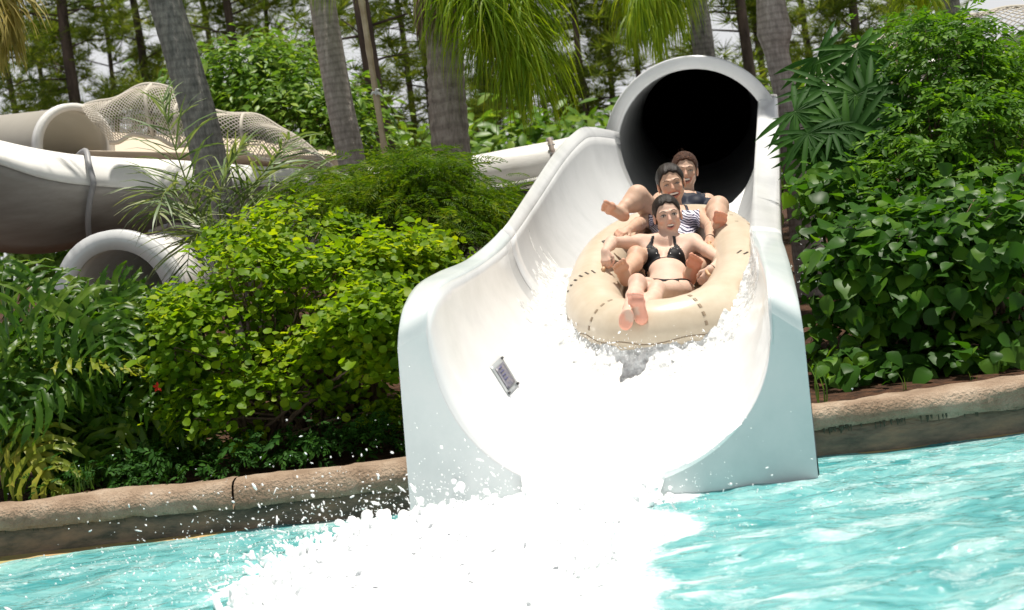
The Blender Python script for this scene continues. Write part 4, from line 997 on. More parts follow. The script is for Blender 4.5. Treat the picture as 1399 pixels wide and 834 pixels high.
# ---- left bed
shrub('bright green shrub of round coin-like leaves filling the bed left of the white chute', 'shrub', 'round', m_rd,
      [lob(450, 400, 7.2, .42, .45, .26, 3), lob(345, 405, 7.2, .38, .45, .30, 3), lob(390, 330, 7.7, .45, .4, .22, 2), lob(520, 365, 7.5, .32, .4, .2, 2), lob(280, 470, 6.9, .28, .35, .3, 2), lob(490, 450, 6.75, .26, .28, .15, 2.6), lob(400, 520, 6.85, .40, .3, .22, 2), lob(320, 560, 6.7, .32, .25, .20, 1.6), lob(245, 450, 7.2, .18, .3, .22, 1.), lob(590, 345, 7.9, .2, .3, .12, 1.2), lob(550, 395, 7.5, .2, .25, .2, 1.8), lob(520, 430, 6.7, .18, .25, .16, 1.6), lob(530, 500, 6.7, .13, .25, .14, 1.2), lob(540, 560, 6.8, .12, .2, .1, .6)],
      430, 28, .058, .039, [(430, 620, 7.1), (360, 630, 7.0), (500, 600, 7.3)], bias=np.array([0, -.8, .6]), nt_=150, sizev=.2, name='round_leaf_shrub')
shrub('spreading shrub with feathery ferny leaves beside the chute, in front of the thick ringed palm', 'shrub', 'feather', m_fe,
      [lob(575, 248, 8.9, .30, .4, .16, 3), lob(520, 250, 9.0, .30, .4, .13, 2), lob(560, 290, 8.8, .45, .4, .18, 3), lob(640, 295, 9.0, .30, .35, .14, 2.4), lob(480, 280, 8.8, .30, .4, .14, 2), lob(685, 283, 9.3, .15, .3, .10, 1), lob(420, 275, 8.9, .22, .3, .10, 1), lob(610, 325, 8.5, .25, .3, .12, 1.5)],
      330, 10, .085, .15, [(600, 420, 8.8), (560, 420, 8.6)], upw=1.1, droop=.1, name='feathery_shrub', nt_=70)
# philodendron clumps: long lobed leaves on stalks
def philodendron(label, spots, size, mat, base, group=None, yellow=0, name='philodendron', nface=.6, kind='lobed'):
    b0 = np.array(at(*base)); root = empty(name, (b0[0], b0[1], .2), label, 'philodendron', group); b = MB(); inv = root.matrix_basis.inverted()
    for i, (px, py, Y, s) in enumerate(spots):
        p = np.array(at(px, py, Y)); o = p-b0; o[2] *= .5; o /= np.linalg.norm(o)+1e-9
        nor = np.array([o[0]*.4, -nface+o[1]*.3, .75])+RNG.normal(size=3)*.28; tip = np.array([o[0]*1.1+RNG.normal()*.45, -.35, -.15+RNG.normal()*.5]); 
        fr = frames(nor[None], tip[None])[0]; mm = m_loy if i < yellow else mat
        sc_ = size*s; o_ = leafobj('leaf', kind, int(RNG.integers(5)), mm, p-fr[:, 1]*.4*sc_, fr, sc_, root, inv)
        if i < yellow: o_['label'] = 'yellowing lobed leaf'
        q = Vector(p-fr[:, 1]*.4*sc_); s0 = Vector(b0)+Vector((RNG.normal()*.06, RNG.normal()*.06, 0)); b.tube([s0, s0.lerp(q, .5)+Vector((0, 0, .12)), q], [.012, .009, .006], 5)
    tag(b.build('leaf_stalks', M('petiole_green', (.10, .16, .05), .5), root), kind='stuff')
    return root
def spots_in(x0, x1, y0, y1, Y0, Y1, n, s0=.8, s1=1.1):
    return [(RNG.uniform(x0, x1), RNG.uniform(y0, y1), RNG.uniform(Y0, Y1), RNG.uniform(s0, s1)) for _ in range(n)]
philodendron('big-leaved philodendron at the far left edge with a pale-ribbed leaf hanging low', [(40, 612, 6.55, .9), (125, 485, 6.75, .8), (20, 590, 6.6, .7), (35, 510, 6.7, 1.1)]+spots_in(-60, 75, 375, 640, 6.6, 7.4, 30)+spots_in(75, 130, 425, 640, 6.6, 7.4, 14), .52, m_lo, (30, 640, 7.0), yellow=3, group=None)
philodendron('philodendron with ruffled lobed leaves under the small white tube mouth', spots_in(90, 250, 425, 600, 6.8, 7.6, 36)+spots_in(120, 250, 520, 650, 6.7, 7.2, 10), .48, m_lo, (180, 640, 7.2))
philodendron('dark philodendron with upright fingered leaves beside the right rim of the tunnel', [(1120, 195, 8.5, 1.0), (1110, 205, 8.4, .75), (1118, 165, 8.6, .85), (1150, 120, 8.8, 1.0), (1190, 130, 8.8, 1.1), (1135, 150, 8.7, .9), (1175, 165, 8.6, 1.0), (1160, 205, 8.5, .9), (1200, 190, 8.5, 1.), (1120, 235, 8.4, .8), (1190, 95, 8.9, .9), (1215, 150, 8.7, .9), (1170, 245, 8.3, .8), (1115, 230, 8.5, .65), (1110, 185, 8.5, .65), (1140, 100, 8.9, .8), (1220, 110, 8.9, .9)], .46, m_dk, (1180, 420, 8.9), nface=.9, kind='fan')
# ---- right bed
shrub('tall shrub of small glossy green leaves rising behind the heart-leaved shrub on the right', 'shrub', 'sprig', m_sp,
      [lob(1285, 110, 9.0, .34, .5, .40, 3), lob(1250, 60, 9.6, .24, .4, .16, 1.4), lob(1310, 200, 8.6, .45, .5, .40, 3), lob(1250, 250, 8.4, .38, .4, .24, 3), lob(1350, 270, 8.2, .35, .4, .25, 1.5), lob(1180, 290, 8.3, .25, .3, .18, 1), lob(1320, 120, 9.3, .26, .4, .28, 1.4)],
      300, 9, .10, .13, [(1270, 480, 8.9), (1310, 480, 8.7)], name='small_leaf_shrub', nt_=120, upw=.9)
shrub('young tree with light green compound leaves at the right edge of the bed', 'tree', 'feather', m_sp,
      [lob(1400, 130, 9.5, .25, .4, .28, 2), lob(1370, 190, 9.3, .2, .3, .2, 1), lob(1430, 120, 9.8, .3, .3, .3, 1)],
      90, 9, .12, .26, [(1400, 420, 9.6)], name='young_tree', nt_=30)
shrub('dense shrub of large glossy heart-shaped leaves along the wall right of the chute', 'shrub', 'heart', m_ht,
      [lob(1160, 370, 7.4, .22, .35, .32, 2), lob(1230, 380, 7.2, .36, .4, .36, 3), lob(1340, 370, 7.1, .40, .4, .40, 3), lob(1150, 305, 7.9, .16, .25, .16, 1.2), lob(1125, 262, 8.0, .05, .06, .10, .35), lob(1240, 262, 7.9, .06, .06, .09, .3), lob(1335, 265, 7.8, .07, .06, .09, .3), lob(1290, 305, 7.6, .30, .3, .16, 1.6), lob(1380, 300, 7.4, .22, .3, .18, 1.4), lob(1180, 460, 7.3, .30, .3, .20, 1.2), lob(1330, 455, 7.2, .35, .25, .2, 1.2), lob(1480, 380, 7.3, .4, .4, .4, 1.6), lob(1190, 505, 6.9, .25, .25, .12, .9), lob(1320, 490, 6.85, .35, .25, .12, 1.1)],
      330, 12, .10, .082, [(1200, 540, 7.2), (1290, 530, 7.1), (1370, 520, 7.1)], name='heart_leaf_shrub', nt_=90, droop=1.0, upw=.75, bias=np.array([0, -1., .5]), sizev=.28, shell=(.25, 1.))
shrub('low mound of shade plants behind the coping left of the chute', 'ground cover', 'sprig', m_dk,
      [lob(330, 625, 6.55, .7, .2, .08, 2), lob(480, 605, 6.55, .4, .2, .09, 2), lob(180, 650, 6.6, .5, .2, .08, 2)], 110, 8, .07, .07, [], name='low_shade_plant', nobj=200)
# light green leafy tree behind the net
tr = shrub('leafy light green tree behind the rope net, between the two grey palm trunks', 'tree', 'lance', m_tl,
      [lob(340, 130, 15.5, .75, .7, .55, 3), lob(400, 170, 15.2, .8, .7, .5, 3), lob(455, 190, 15, .5, .6, .5, 2), lob(370, 100, 15.8, .4, .6, .3, 1.2), lob(310, 160, 15.5, .4, .5, .3, 1)],
      420, 18, .20, .105, [(380, 330, 15.5)], name='leafy_tree', nt_=60, nobj=120)
# far hedge masses (read as one)
hp, ho, hc_ = clumps([lob(x, 250-.13*(x-700)+RNG.uniform(-14, 14), 24+RNG.uniform(-2, 4), 1.6, 1.2, 1.0+RNG.uniform(-.3, .5), 1) for x in range(-500, 2200, 80)], 1500, 9, .35)
n_ = len(hp); tag(joined('distant_undergrowth', 'lance', hp, frames(ho+np.array([0, 0, .6])+RNG.normal(size=(n_, 3))*.5, RNG.normal(size=(n_, 3))), np.full(n_, .34), RNG.integers(0, 4, n_), m_tl), 'mass of green undergrowth far behind the slides under the pines', 'undergrowth', kind='stuff')

# ---- palms
def bark(name, c1, c2, c3, ring=26, scale=1.):
    m = M(name, c2, .85, .2, noise=[c1, c2, c3], nscale=9, bump=.8, bscale=22, stretch=(3, 3, 1))
    n = m.node_tree.nodes; l = m.node_tree.links.new; b = n['Principled BSDF']
    g = n.new('ShaderNodeNewGeometry'); wv = n.new('ShaderNodeTexWave'); wv.bands_direction = 'Z'; wv.inputs['Scale'].default_value = ring/6.3; wv.inputs['Distortion'].default_value = 3.; wv.inputs['Detail'].default_value = 3; wv.inputs['Detail Scale'].default_value = 1.2
    l(g.outputs['Position'], wv.inputs['Vector']); mx_ = n.new('ShaderNodeMix'); mx_.data_type = 'RGBA'; mx_.blend_type = 'MULTIPLY'; mx_.inputs['Factor'].default_value = .25
    src = b.inputs['Base Color'].links[0].from_socket; l(src, mx_.inputs['A']); r = n.new('ShaderNodeValToRGB'); r.color_ramp.elements[0].position = .1; r.color_ramp.elements[1].position = .5; r.color_ramp.elements[0].color = (.25, .22, .2, 1)
    l(wv.outputs['Fac'], r.inputs[0]); l(r.outputs[0], mx_.inputs['B']); l(mx_.outputs['Result'], b.inputs['Base Color']); return m
m_bk1 = bark('mottled_palm_bark', (.10, .10, .092), (.19, .185, .17), (.29, .28, .25), 30); m_bk2 = bark('ringed_palm_bark', (.24, .21, .19), (.34, .30, .275), (.46, .41, .38), 34)
m_bk3 = bark('thick_ringed_palm_bark', (.20, .17, .15), (.33, .28, .25), (.45, .39, .35), 17)
def trunk(name, P, rad, mat, par, n=20, bump=.012, ringh=.1):
    Q = dens(np.array([xyz(p) for p in P]), 24); r_ = np.interp(np.linspace(0, 1, len(Q)), np.linspace(0, 1, len(rad)), rad)
    rr = r_+bump*(np.abs(np.sin(Q[:, 2]/ringh*PI))**.5-.6)*.6+RNG.normal(size=len(Q))*bump*.12
    b = MB(); b.tube([tuple(q) for q in Q], list(rr), n); return b.build(name, mat, par)
def frond(par, P, nl=46, ll=.55, mat=m_fr, hang=1.0, wid=.008, name='frond', rr=.012, spread=.6, dens_f=40):
    """rachis through points P; leaflets hang from both sides"""
    Q = dens(np.array([xyz(p) for p in P]), 8); L_ = len(Q); V = []; Fc = []
    LEN = float(np.linalg.norm(np.diff(Q, axis=0), axis=1).sum()); nl = int(max(nl, LEN*dens_f)); tt = np.linspace(.08, 1, nl)
    for t in tt:
        for sd in (-1, 1):
            for rep in range(2):
                x = min(.999, max(0, t+RNG.normal()*.006))*(L_-1); i = int(x); p = Q[i]*(1-(x-i))+Q[min(i+1, L_-1)]*(x-i); tg = Q[min(i+1, L_-1)]-Q[max(i-1, 0)]; tg /= np.linalg.norm(tg)+1e-9
                side = np.cross(tg, [0, 0, 1.]); side /= np.linalg.norm(side)+1e-9
                l0 = ll*(.55+.6*math.sin(PI*min(1, t*.8+.15)))*RNG.uniform(.75, 1.15)
                d = tg*.55+side*sd*spread*RNG.uniform(.4, 1.3)+np.array([0, 0, .25*(rep-.5)])+RNG.normal(size=3)*.10; d /= np.linalg.norm(d); m0 = len(V); q = p.copy(); wv_ = np.cross(d, [0, 0, 1.]); wv_ /= np.linalg.norm(wv_)+1e-9; tw = RNG.uniform(-1, 1); wv_ = wv_*math.cos(tw)+np.array([0, 0, 1])*math.sin(tw)
                for k in range(5):
                    w_ = wid*(.6, 1, .9, .6, .1)[k]; V += [q-wv_*w_, q+wv_*w_]; q = q+d*l0/4; d = d+np.array([0, 0, -.55*hang*(k+.6)*.6]); d /= np.linalg.norm(d)
                Fc += [(m0+2*k, m0+2*k+1, m0+2*k+3, m0+2*k+2) for k in range(4)]
    o = link(name, npmesh(name, np.array(V), np.array(Fc, np.int32)), mat, par)
    b = MB(); b.tube([tuple(q) for q in Q], list(np.linspace(rr, rr*.25, L_)), 6); b.build('rachis', M('rachis_green', (.20, .24, .06), .5) if 'rachis_green' not in bpy.data.materials else bpy.data.materials['rachis_green'], o)
    return o
def palm(label, P, rad, mat, fronds=(), fmat=None, extra=None, group=None, ringh=.1, ll=.55, hang=1., n=20, bump=.006, wid=.0075):
    b0 = at(*P[0]); root = empty('palm_tree', (b0.x, b0.y, .2), label, 'palm tree', group); PP = [at(*p) for p in P]; PP[0] = Vector((PP[0].x, PP[0].y, .1))
    trunk('trunk', PP, rad, mat, root, bump=bump, ringh=ringh)
    for f_ in fronds: frond(root, [at(*p) for p in f_], ll=ll, mat=fmat or m_fr, hang=hang, wid=wid)
    return root
# crowns above the frame: hidden fronds are kept few
palm('grey mottled palm trunk leaning left in front of the rope net', [(330, 360, 10.6), (285, 215, 10.6), (258, 110, 10.6), (225, 0, 10.7), (190, -120, 10.8), (165, -220, 10.8)], [.138, .135, .13, .125, .12, .115], m_bk1,
     [[(165, -220, 10.8), (100, -330, 10.4), (0, -300, 10.0), (-60, -180, 9.8)], [(165, -220, 10.8), (260, -320, 10.8), (380, -290, 10.8), (430, -200, 10.8)]], ringh=.16)
pB = palm('smooth grey ringed palm trunk left of the bamboo pole', [(505, 330, 11.8), (484, 240, 11.8), (462, 130, 11.8), (440, 0, 11.9), (424, -110, 12), (415, -200, 12)], [.12, .118, .113, .11, .105, .10], m_bk2,
     [[(415, -200, 12), (370, -260, 11.8), (345, -160, 11.6), (345, -60, 11.5)], [(415, -200, 12), (395, -240, 11.5), (375, -130, 11.2), (378, -40, 11.1)], [(415, -200, 12), (470, -250, 12), (520, -170, 12), (540, -90, 12)]], ringh=.06)
for o in pB.children:
    if o.name.startswith('frond'): pass
pC = palm('thick ringed palm trunk with shaggy crown base and drooping fronds left of the tunnel', [(622, 330, 11.3), (616, 200, 11.3), (610, 120, 11.3), (607, 55, 11.3), (598, -60, 11.4)], [.155, .155, .15, .145, .16], m_bk3,
     [[(605, -40, 11.4), (650, -120, 11.2), (700, -60, 10.9), (725, 30, 10.8), (735, 110, 10.8)], [(605, -40, 11.4), (640, -90, 11.0), (672, -30, 10.8), (688, 40, 10.7), (694, 105, 10.7)], [(605, -40, 11.4), (630, -70, 11.1), (648, -30, 10.7), (655, 15, 10.6), (658, 40, 10.6)],
      [(605, -40, 11.4), (560, -110, 11.2), (500, -90, 11.0), (455, -60, 10.9)], [(605, -40, 11.4), (650, -110, 11.2), (690, -60, 10.9), (710, 10, 10.8), (716, 95, 10.8)], [(605, -40, 11.4), (640, -90, 11.1), (665, -20, 10.8), (672, 60, 10.8)], [(605, -40, 11.4), (622, -60, 11.0), (628, -30, 10.8), (630, 0, 10.7)]], ringh=.115, ll=.72, bump=.02, hang=1.5)
# shaggy fibre at the crown base
b = MB()
for i in range(70):
    x = RNG.uniform(565, 640); p0 = at(x, -20+RNG.uniform(-10, 20), 11.15+RNG.uniform(-.1, .1)); p1 = at(590+(x-600)*.6+RNG.normal()*6, RNG.uniform(25, 70), 11.15)
    b.tube([p0, p0.lerp(p1, .5)+Vector((0, -.04, 0)), p1], [.012, .010, .003], 5)
tag(b.build('fibre', M('palm_fibre', (.30, .19, .15), .9, noise=[(.12, .07, .05), (.40, .28, .22)], nscale=18, stretch=(4, 4, .5)), pC), kind='stuff')
pD = palm('slim palm trunk with swollen crownshaft just behind the right rim of the tunnel', [(1105, 330, 12.4), (1090, 240, 12.4), (1078, 150, 12.4), (1062, 75, 12.4), (1058, 45, 12.4), (1052, -5, 12.4), (1048, -60, 12.5)], [.16, .13, .11, .105, .155, .12, .09], m_bk2,
     [[(1048, -60, 12.5), (1100, -160, 12.2), (1180, -150, 12), (1240, -60, 11.9), (1265, -10, 11.9)], [(1048, -60, 12.5), (980, -150, 12.4), (920, -120, 12.2), (880, -40, 12), (872, 10, 12)]], ringh=.05, ll=.5)
for P in ([(2.5, 12.8, 8.6), (2.9, 12.8, 9.4), (3.5, 12.6, 9.7), (4.1, 12.4, 9.3), (4.5, 12.2, 8.4)], [(2.5, 12.8, 8.6), (2.7, 12.3, 9.4), (3.1, 11.7, 9.6), (3.5, 11.2, 9.0)], [(2.5, 12.8, 8.6), (2.8, 13.3, 9.4), (3.4, 13.9, 9.6), (4.0, 14.3, 9.1)]):
    frond(pD, P, ll=.5, mat=m_fr, wid=.016)  # unseen upper crown, added high overhead to dapple shade on the chute
b = MB(); b.tube([at(1048, -55, 12.5), (2.35, 12.7, 6.), (2.5, 12.8, 8.6)], [.09, .09, .08], 12); b.build('trunk', m_bk2, pD)  # unseen trunk extension, added to carry the shading fronds
palm('dark palm trunk behind the tunnel with bright fronds hanging over its left shoulder', [(985, 300, 18), (962, 75, 18), (950, -10, 18), (935, -90, 17.5)], [.15, .14, .13, .13], m_bk1,
     [[(935, -90, 17), (900, -140, 16.3), (872, -90, 15.6), (864, -30, 15.4), (862, 35, 15.4)], [(935, -90, 17), (920, -140, 16.0), (905, -80, 15.5), (900, -20, 15.3), (898, 40, 15.3)], [(935, -90, 17), (938, -130, 16), (928, -60, 15.5), (922, 20, 15.4)], [(935, -90, 17), (900, -150, 16), (882, -80, 15.5), (880, 25, 15.4)], [(935, -90, 17), (1010, -190, 16), (1080, -130, 16)]], ringh=.08, ll=.8, hang=1.5)
palm('palm standing outside the left edge, its tan and green frond drooping into the corner', [(-120, 420, 9.5), (-110, 200, 9.5), (-95, -60, 9.5), (-90, -120, 9.5)], [.15, .14, .13, .13], m_bk2,
     [[(-90, -120, 9.5), (-40, -190, 9.2), (0, -120, 9.0), (14, -20, 8.9), (12, 50, 8.9)], [(-90, -120, 9.5), (-60, -160, 9.2), (-25, -90, 8.9), (-12, -10, 8.8), (-14, 60, 8.8)]], fmat=m_frd, ll=.42, ringh=.07)
palm('palm behind the right shrubs whose fronds hang at the top edge', [(1330, 300, 14), (1300, 60, 14), (1290, -60, 14)], [.13, .12, .11], m_bk1,
     [[(1290, -60, 14), (1270, -110, 13.4), (1245, -60, 13), (1240, 0, 12.9)], [(1290, -60, 14), (1290, -120, 13.4), (1275, -60, 12.9), (1272, -5, 12.8)], [(1290, -60, 14), (1340, -110, 13.6), (1370, -60, 13.3)]], ll=.42)
# young grey-green palm with stiff upright fronds in front of the net
b0 = at(320, 370, 9.2); yp = empty('young_palm', (b0.x, b0.y, .2), 'young grey-green palm with thin arching fronds in front of the big flume', 'palm')
b = MB(); b.tube([Vector((b0.x, b0.y, .15)), at(318, 380, 9.2), at(300, 330, 9.2)], [.07, .06, .04], 10); b.build('trunk', m_bk2, yp)
for P in ([(310, 345, 9.2), (335, 270, 9.1), (365, 230, 9.0), (395, 190, 8.9)], [(305, 345, 9.2), (270, 290, 9.1), (250, 235, 9.0), (232, 180, 8.9), (222, 140, 8.9)], [(310, 345, 9.2), (350, 280, 9.4), (400, 240, 9.6), (445, 235, 9.7)], [(302, 345, 9.2), (260, 290, 9.0), (230, 260, 8.8), (215, 290, 8.7)], [(310, 345, 9.2), (330, 310, 9.0), (350, 300, 8.8), (370, 320, 8.7)], [(308, 345, 9.2), (300, 280, 9.0), (310, 230, 9.0), (330, 200, 9.0)], [(303, 350, 9.2), (280, 320, 9.0), (262, 330, 8.8), (255, 370, 8.7)], [(310, 340, 9.3), (360, 290, 9.3), (400, 280, 9.3), (430, 300, 9.3)]):
    frond(yp, [at(*p) for p in P], nl=16, ll=.38, mat=m_fr2, hang=.35, wid=.008, dens_f=13, rr=.008, spread=.9)

# ---- pines in the distance
m_pb = M('pine_bark', (.10, .075, .06), .9, .2, noise=[(.04, .03, .025), (.13, .095, .075)], nscale=8, bump=.6, stretch=(1, 1, .3))
def pine(px, Y, wpx, lean=0., seed=0, lab='', dens_=1., py0=100):
    rs = np.random.default_rng(seed+900); p = at(px, py0, Y); r_ = wpx/2/(FPX/Y); base = Vector((p.x, p.y, .1)); root = empty('pine_tree', (p.x, p.y, .1), lab, 'pine tree', 'pines behind the slides')
    top = 9.5+rs.uniform(0, 3)+Y*.05; ps = [Vector((p.x+lean*(z-p.z)*.08+.10*math.sin(z*.6+seed), p.y, z)) for z in np.linspace(.1, top, 9)]
    b = MB(); b.tube(ps, list(np.linspace(r_*1.15, r_*.45, 9)), 10); b.build('trunk', m_pb, root)
    zmax = CAM_Z+(417+60)/FPX*Y+.8; b = MB(); pos = []
    nb = int(34*dens_)
    for i in range(nb):
        z = rs.uniform(1.6+.02*Y, min(top, zmax+1.5)); a = rs.uniform(0, 2*PI); L_ = rs.uniform(.5, 2.3); t0 = Vector((np.interp(z, [q.z for q in ps], [q.x for q in ps]), p.y, z)); d = Vector((math.cos(a), math.sin(a), rs.uniform(-.05, .45)))
        t1 = t0+d*L_*.5; t2 = t1+(d+Vector((rs.normal()*.3, rs.normal()*.3, rs.normal()*.25)))*L_*.5; b.tube([t0, t1, t2], [.022, .014, .006], 5)
        for k in range(rs.integers(11, 18)):
            q = t1.lerp(t2, rs.uniform(-.3, 1.1))+Vector(rs.normal(size=3)*.24); pos.append(tuple(q))
    tag(b.build('branches', m_pb, root), kind='stuff'); pos = np.array(pos); n = len(pos)
    tag(joined('crown', 'tuft', pos, frames(np.array([[0, 0, 1.]])+rs.normal(size=(n, 3))*.45, rs.normal(size=(n, 3))), rs.uniform(.28, .55, n), rs.integers(0, 4, n), m_pn, root), kind='stuff')
PL = [(12, 30, 10, 'pine trunk farthest left, seen past the drooping tan frond'), (60, 38, 8, 'slim pine between the corner frond and the dark upright trunk'), (103, 27, 18, 'dark upright pine trunk above the ribbed tube mouth'),
 (150, 38, 8, 'faint pine above the start of the rope net hump'), (193, 31, 13, 'dark pine trunk just left of the leaning grey palm'), (290, 34, 9, 'thin pine right of the leaning grey palm trunk'), (322, 29, 13, 'kinked pine above the light green leafy tree'), (375, 38, 8, 'pine half hidden by the hanging fronds above the leafy tree'),
 (470, 37, 9, 'pine seen in the gap between the ringed palm and the bamboo pole'), (518, 19, 24, 'thick dark pine trunk right beside the bamboo pole'), (555, 34, 10, 'pine between the thick dark trunk and the shaggy palm'), (578, 30, 12, 'pine half behind the left side of the shaggy thick palm'),
 (655, 36, 9, 'pine behind the drooping fronds nearest the shaggy palm'), (702, 33, 10, 'pine standing behind the tips of the drooping fronds'), (740, 40, 9, 'far pine just right of the drooping frond tips'), (800, 29, 10, 'thin dark pine in the middle of the gap left of the tunnel'), (836, 31, 9, 'thin pine next to the left shoulder of the tunnel mouth'),
 (868, 38, 9, 'pine behind the bright fronds over the tunnel shoulder'), (1018, 24, 16, 'dark pine trunk rising just over the tunnel crown'), (1038, 32, 10, 'pine between the tunnel crown and the slim crownshaft palm'), (1112, 36, 10, 'pine right of the slim crownshaft palm'), (1182, 26, 13, 'pine trunk showing above the right rope net'), (1235, 38, 10, 'pine at the top edge above the tall small-leaved shrub')]
for i, (px, Y, w_, lab) in enumerate(PL):
    pine(px, Y, w_, lean=RNG.normal()*.3, seed=i, lab=lab, dens_=.7 if Y < 25 else 1.25)

# ---- small plants, flowers
m_gr = leafmat('grass_blade', (.08, .18, .03), (.18, .32, .05), None, .4, .35)
def tuftp(px, py, Y, n, h, label, name='grass_tuft', cat='grass tuft'):
    c = np.array(at(px, py, Y)); root = empty(name, tuple(c), label, cat); inv = root.matrix_basis.inverted()
    for i in range(n):
        a = RNG.uniform(0, 2*PI); tip = np.array([math.cos(a)*.35, math.sin(a)*.3, 1.]); nor = np.array([-math.cos(a), -math.sin(a), .3]); fr = frames(nor[None]*-1, tip[None])[0]
        leafobj('blade', 'blade', int(RNG.integers(4)), m_gr, c+np.array([RNG.normal()*.015, RNG.normal()*.015, 0]), fr, h*RNG.uniform(.6, 1.1), root, inv)
tuftp(1124, 556, 6.25, 4, .22, 'thin green weed growing at the foot of the chute on the right'); tuftp(1236, 545, 6.35, 3, .16, 'sparse weed sprout behind the right coping'); tuftp(108, 672, 6.42, 9, .15, 'bright grass tuft behind the left coping')
tuftp(125, 668, 6.45, 7, .12, 'shorter grass tuft beside the bright one on the left'); tuftp(1330, 530, 6.4, 4, .10, 'small low weed near the right end of the planting bed')
def flower(px, py, Y, s, label):
    c = at(px, py, Y); root = empty('red_flower', tuple(c), label, 'flower')
    for k in range(5):
        a = 2*PI*k/5+.3; d = Vector((math.cos(a), -.25, math.sin(a))); sd = d.cross(Vector((0, 1, 0))).normalized(); u_ = Vector((0, -1, .2))
        b = MB(); b.add([c, c+d*s*.5-sd*s*.28+u_*s*.2, c+d*s+u_*s*.05, c+d*s*.5+sd*s*.28+u_*s*.2], [(0, 1, 2, 3)]); b.build('petal', m_red, root, False)
flower(563, 319, 7.75, .035, 'small red flower on top of the round-leaf shrub near the chute'); flower(216, 529, 6.75, .028, 'red flower low among the dark leaves left of the round-leaf shrub'); flower(556, 323, 7.74, .025, 'tiny red bloom left of the larger red flower by the chute')
# ------------------------------------------------------------ slides and nets behind
m_old = M('weathered_white_fibreglass', (.66, .65, .60), .45, .4, noise=[(.50, .47, .41), (.70, .68, .65), (.76, .75, .73)], nscale=1.5, bump=.1, stretch=(1, 1, 3))
m_out = M('brown_stained_fibreglass', (.27, .25, .23), .45, .4, noise=[(.17, .15, .135), (.28, .26, .24), (.40, .38, .36)], nscale=1.2, stretch=(.5, 1, 2), bump=.1)
m_rib = M('ribbed_tube', (.50, .48, .43), .5, .4, noise=[(.34, .31, .26), (.56, .54, .49)], nscale=4, stretch=(6, 1, 1))
m_tan = M('tan_trough', (.55, .46, .36), .6)
m_bolt = M('rusty_flange', (.22, .17, .13), .7, noise=[(.15, .10, .08), (.32, .28, .24)], nscale=20)
m_net = M('grey_rope', (.50, .46, .40), .9)
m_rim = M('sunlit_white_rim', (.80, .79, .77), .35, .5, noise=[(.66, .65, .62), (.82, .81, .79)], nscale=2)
m_rib2 = leafmat('translucent_ribbed_fibreglass', (.55, .52, .46), (.66, .63, .57), None, .4, .45, .4, (1, 1, 1), 1.)
m_steel = M('dull_grey_ring', (.27, .27, .28), .5)
# big open flume, seen from outside: stained body under a rolled white rim
fl = empty('open_flume', tuple(at(0, 300, 10.5)), 'large open flume with white rolled rim and brown stained underside at the left edge', 'water slide')
rim_t = dens(np.array([xyz(at(*p)) for p in [(-160, 150, 10.2), (-60, 178, 10.3), (0, 194, 10.4), (60, 207, 10.5), (130, 216, 10.7), (240, 221, 11.0), (340, 228, 11.4), (460, 236, 12.0)]]), 6)
rim_b = dens(np.array([xyz(at(*p)) for p in [(-160, 170, 10.05), (-60, 203, 10.15), (0, 222, 10.25), (60, 241, 10.35), (130, 251, 10.55), (240, 256, 10.85), (340, 252, 11.3), (460, 250, 11.9)]]), 6)
bot = dens(np.array([xyz(at(*p)) for p in [(-160, 300, 10.6), (-60, 335, 10.7), (0, 345, 10.8), (60, 345, 10.9), (130, 330, 11.1), (240, 318, 11.3), (340, 300, 11.7), (460, 290, 12.2)]]), 6)
G = []
for a, c in zip(rim_t, rim_b): G.append([a+np.array([0, .10, -.20]), a+np.array([0, .04, -.02]), a+np.array([0, 0, .012]), a*.7+c*.3+np.array([0, -.02, .02]), a*.3+c*.7+np.array([0, -.025, .012]), c+np.array([0, -.012, 0]), c+np.array([0, .01, -.02])])
part_grid('rolled_rim', np.array(G), m_rim, fl, 0, True)
G = []
for c, d in zip(rim_b, bot):
    row = []
    for t in np.linspace(0, 1, 9): p = (c+np.array([0, .03, -.012]))*(1-t)+d*t; row.append(p+np.array([0, -.14*math.sin(PI*t*.8)+.25*t**3, 0]))
    G.append(row)
part_grid('flume_body', np.array(G), m_out, fl, .01, True)
b = MB(); i0 = 23; bo = [rim_t[i0]+np.array([-.12, .2, .02])]+[rim_t[i0]+np.array([-.04, .1, .05]), rim_t[i0]+np.array([.02, 0, .035]), rim_t[i0]*.5+rim_b[i0]*.5+np.array([.05, -.04, .03]), rim_b[i0]+np.array([.075, -.03, 0])]+[(rim_b[i0]+np.array([.08, -.03, 0]))*(1-t)+(bot[i0]+np.array([.08, -.05, 0]))*t+np.array([0, -.14*math.sin(PI*t*.8), 0]) for t in np.linspace(.1, 1, 7)]
b.tube([tuple(q) for q in dens(np.array(bo), 4)], .022, 8); b.build('joint_flange', m_steel, fl)
# trough floor behind the rim
G = [[xyz(at(x, 205+.02*x, 10.9+.004*x)), xyz(at(x, 222+.02*x, 11.6+.004*x)), xyz(at(x, 196+.02*x, 12.6+.004*x)), xyz(at(x, 175+.05*x, 13.0+.004*x))] for x in np.linspace(120, 470, 16)]
part_grid('trough', np.array(G), m_tan, fl, .01)
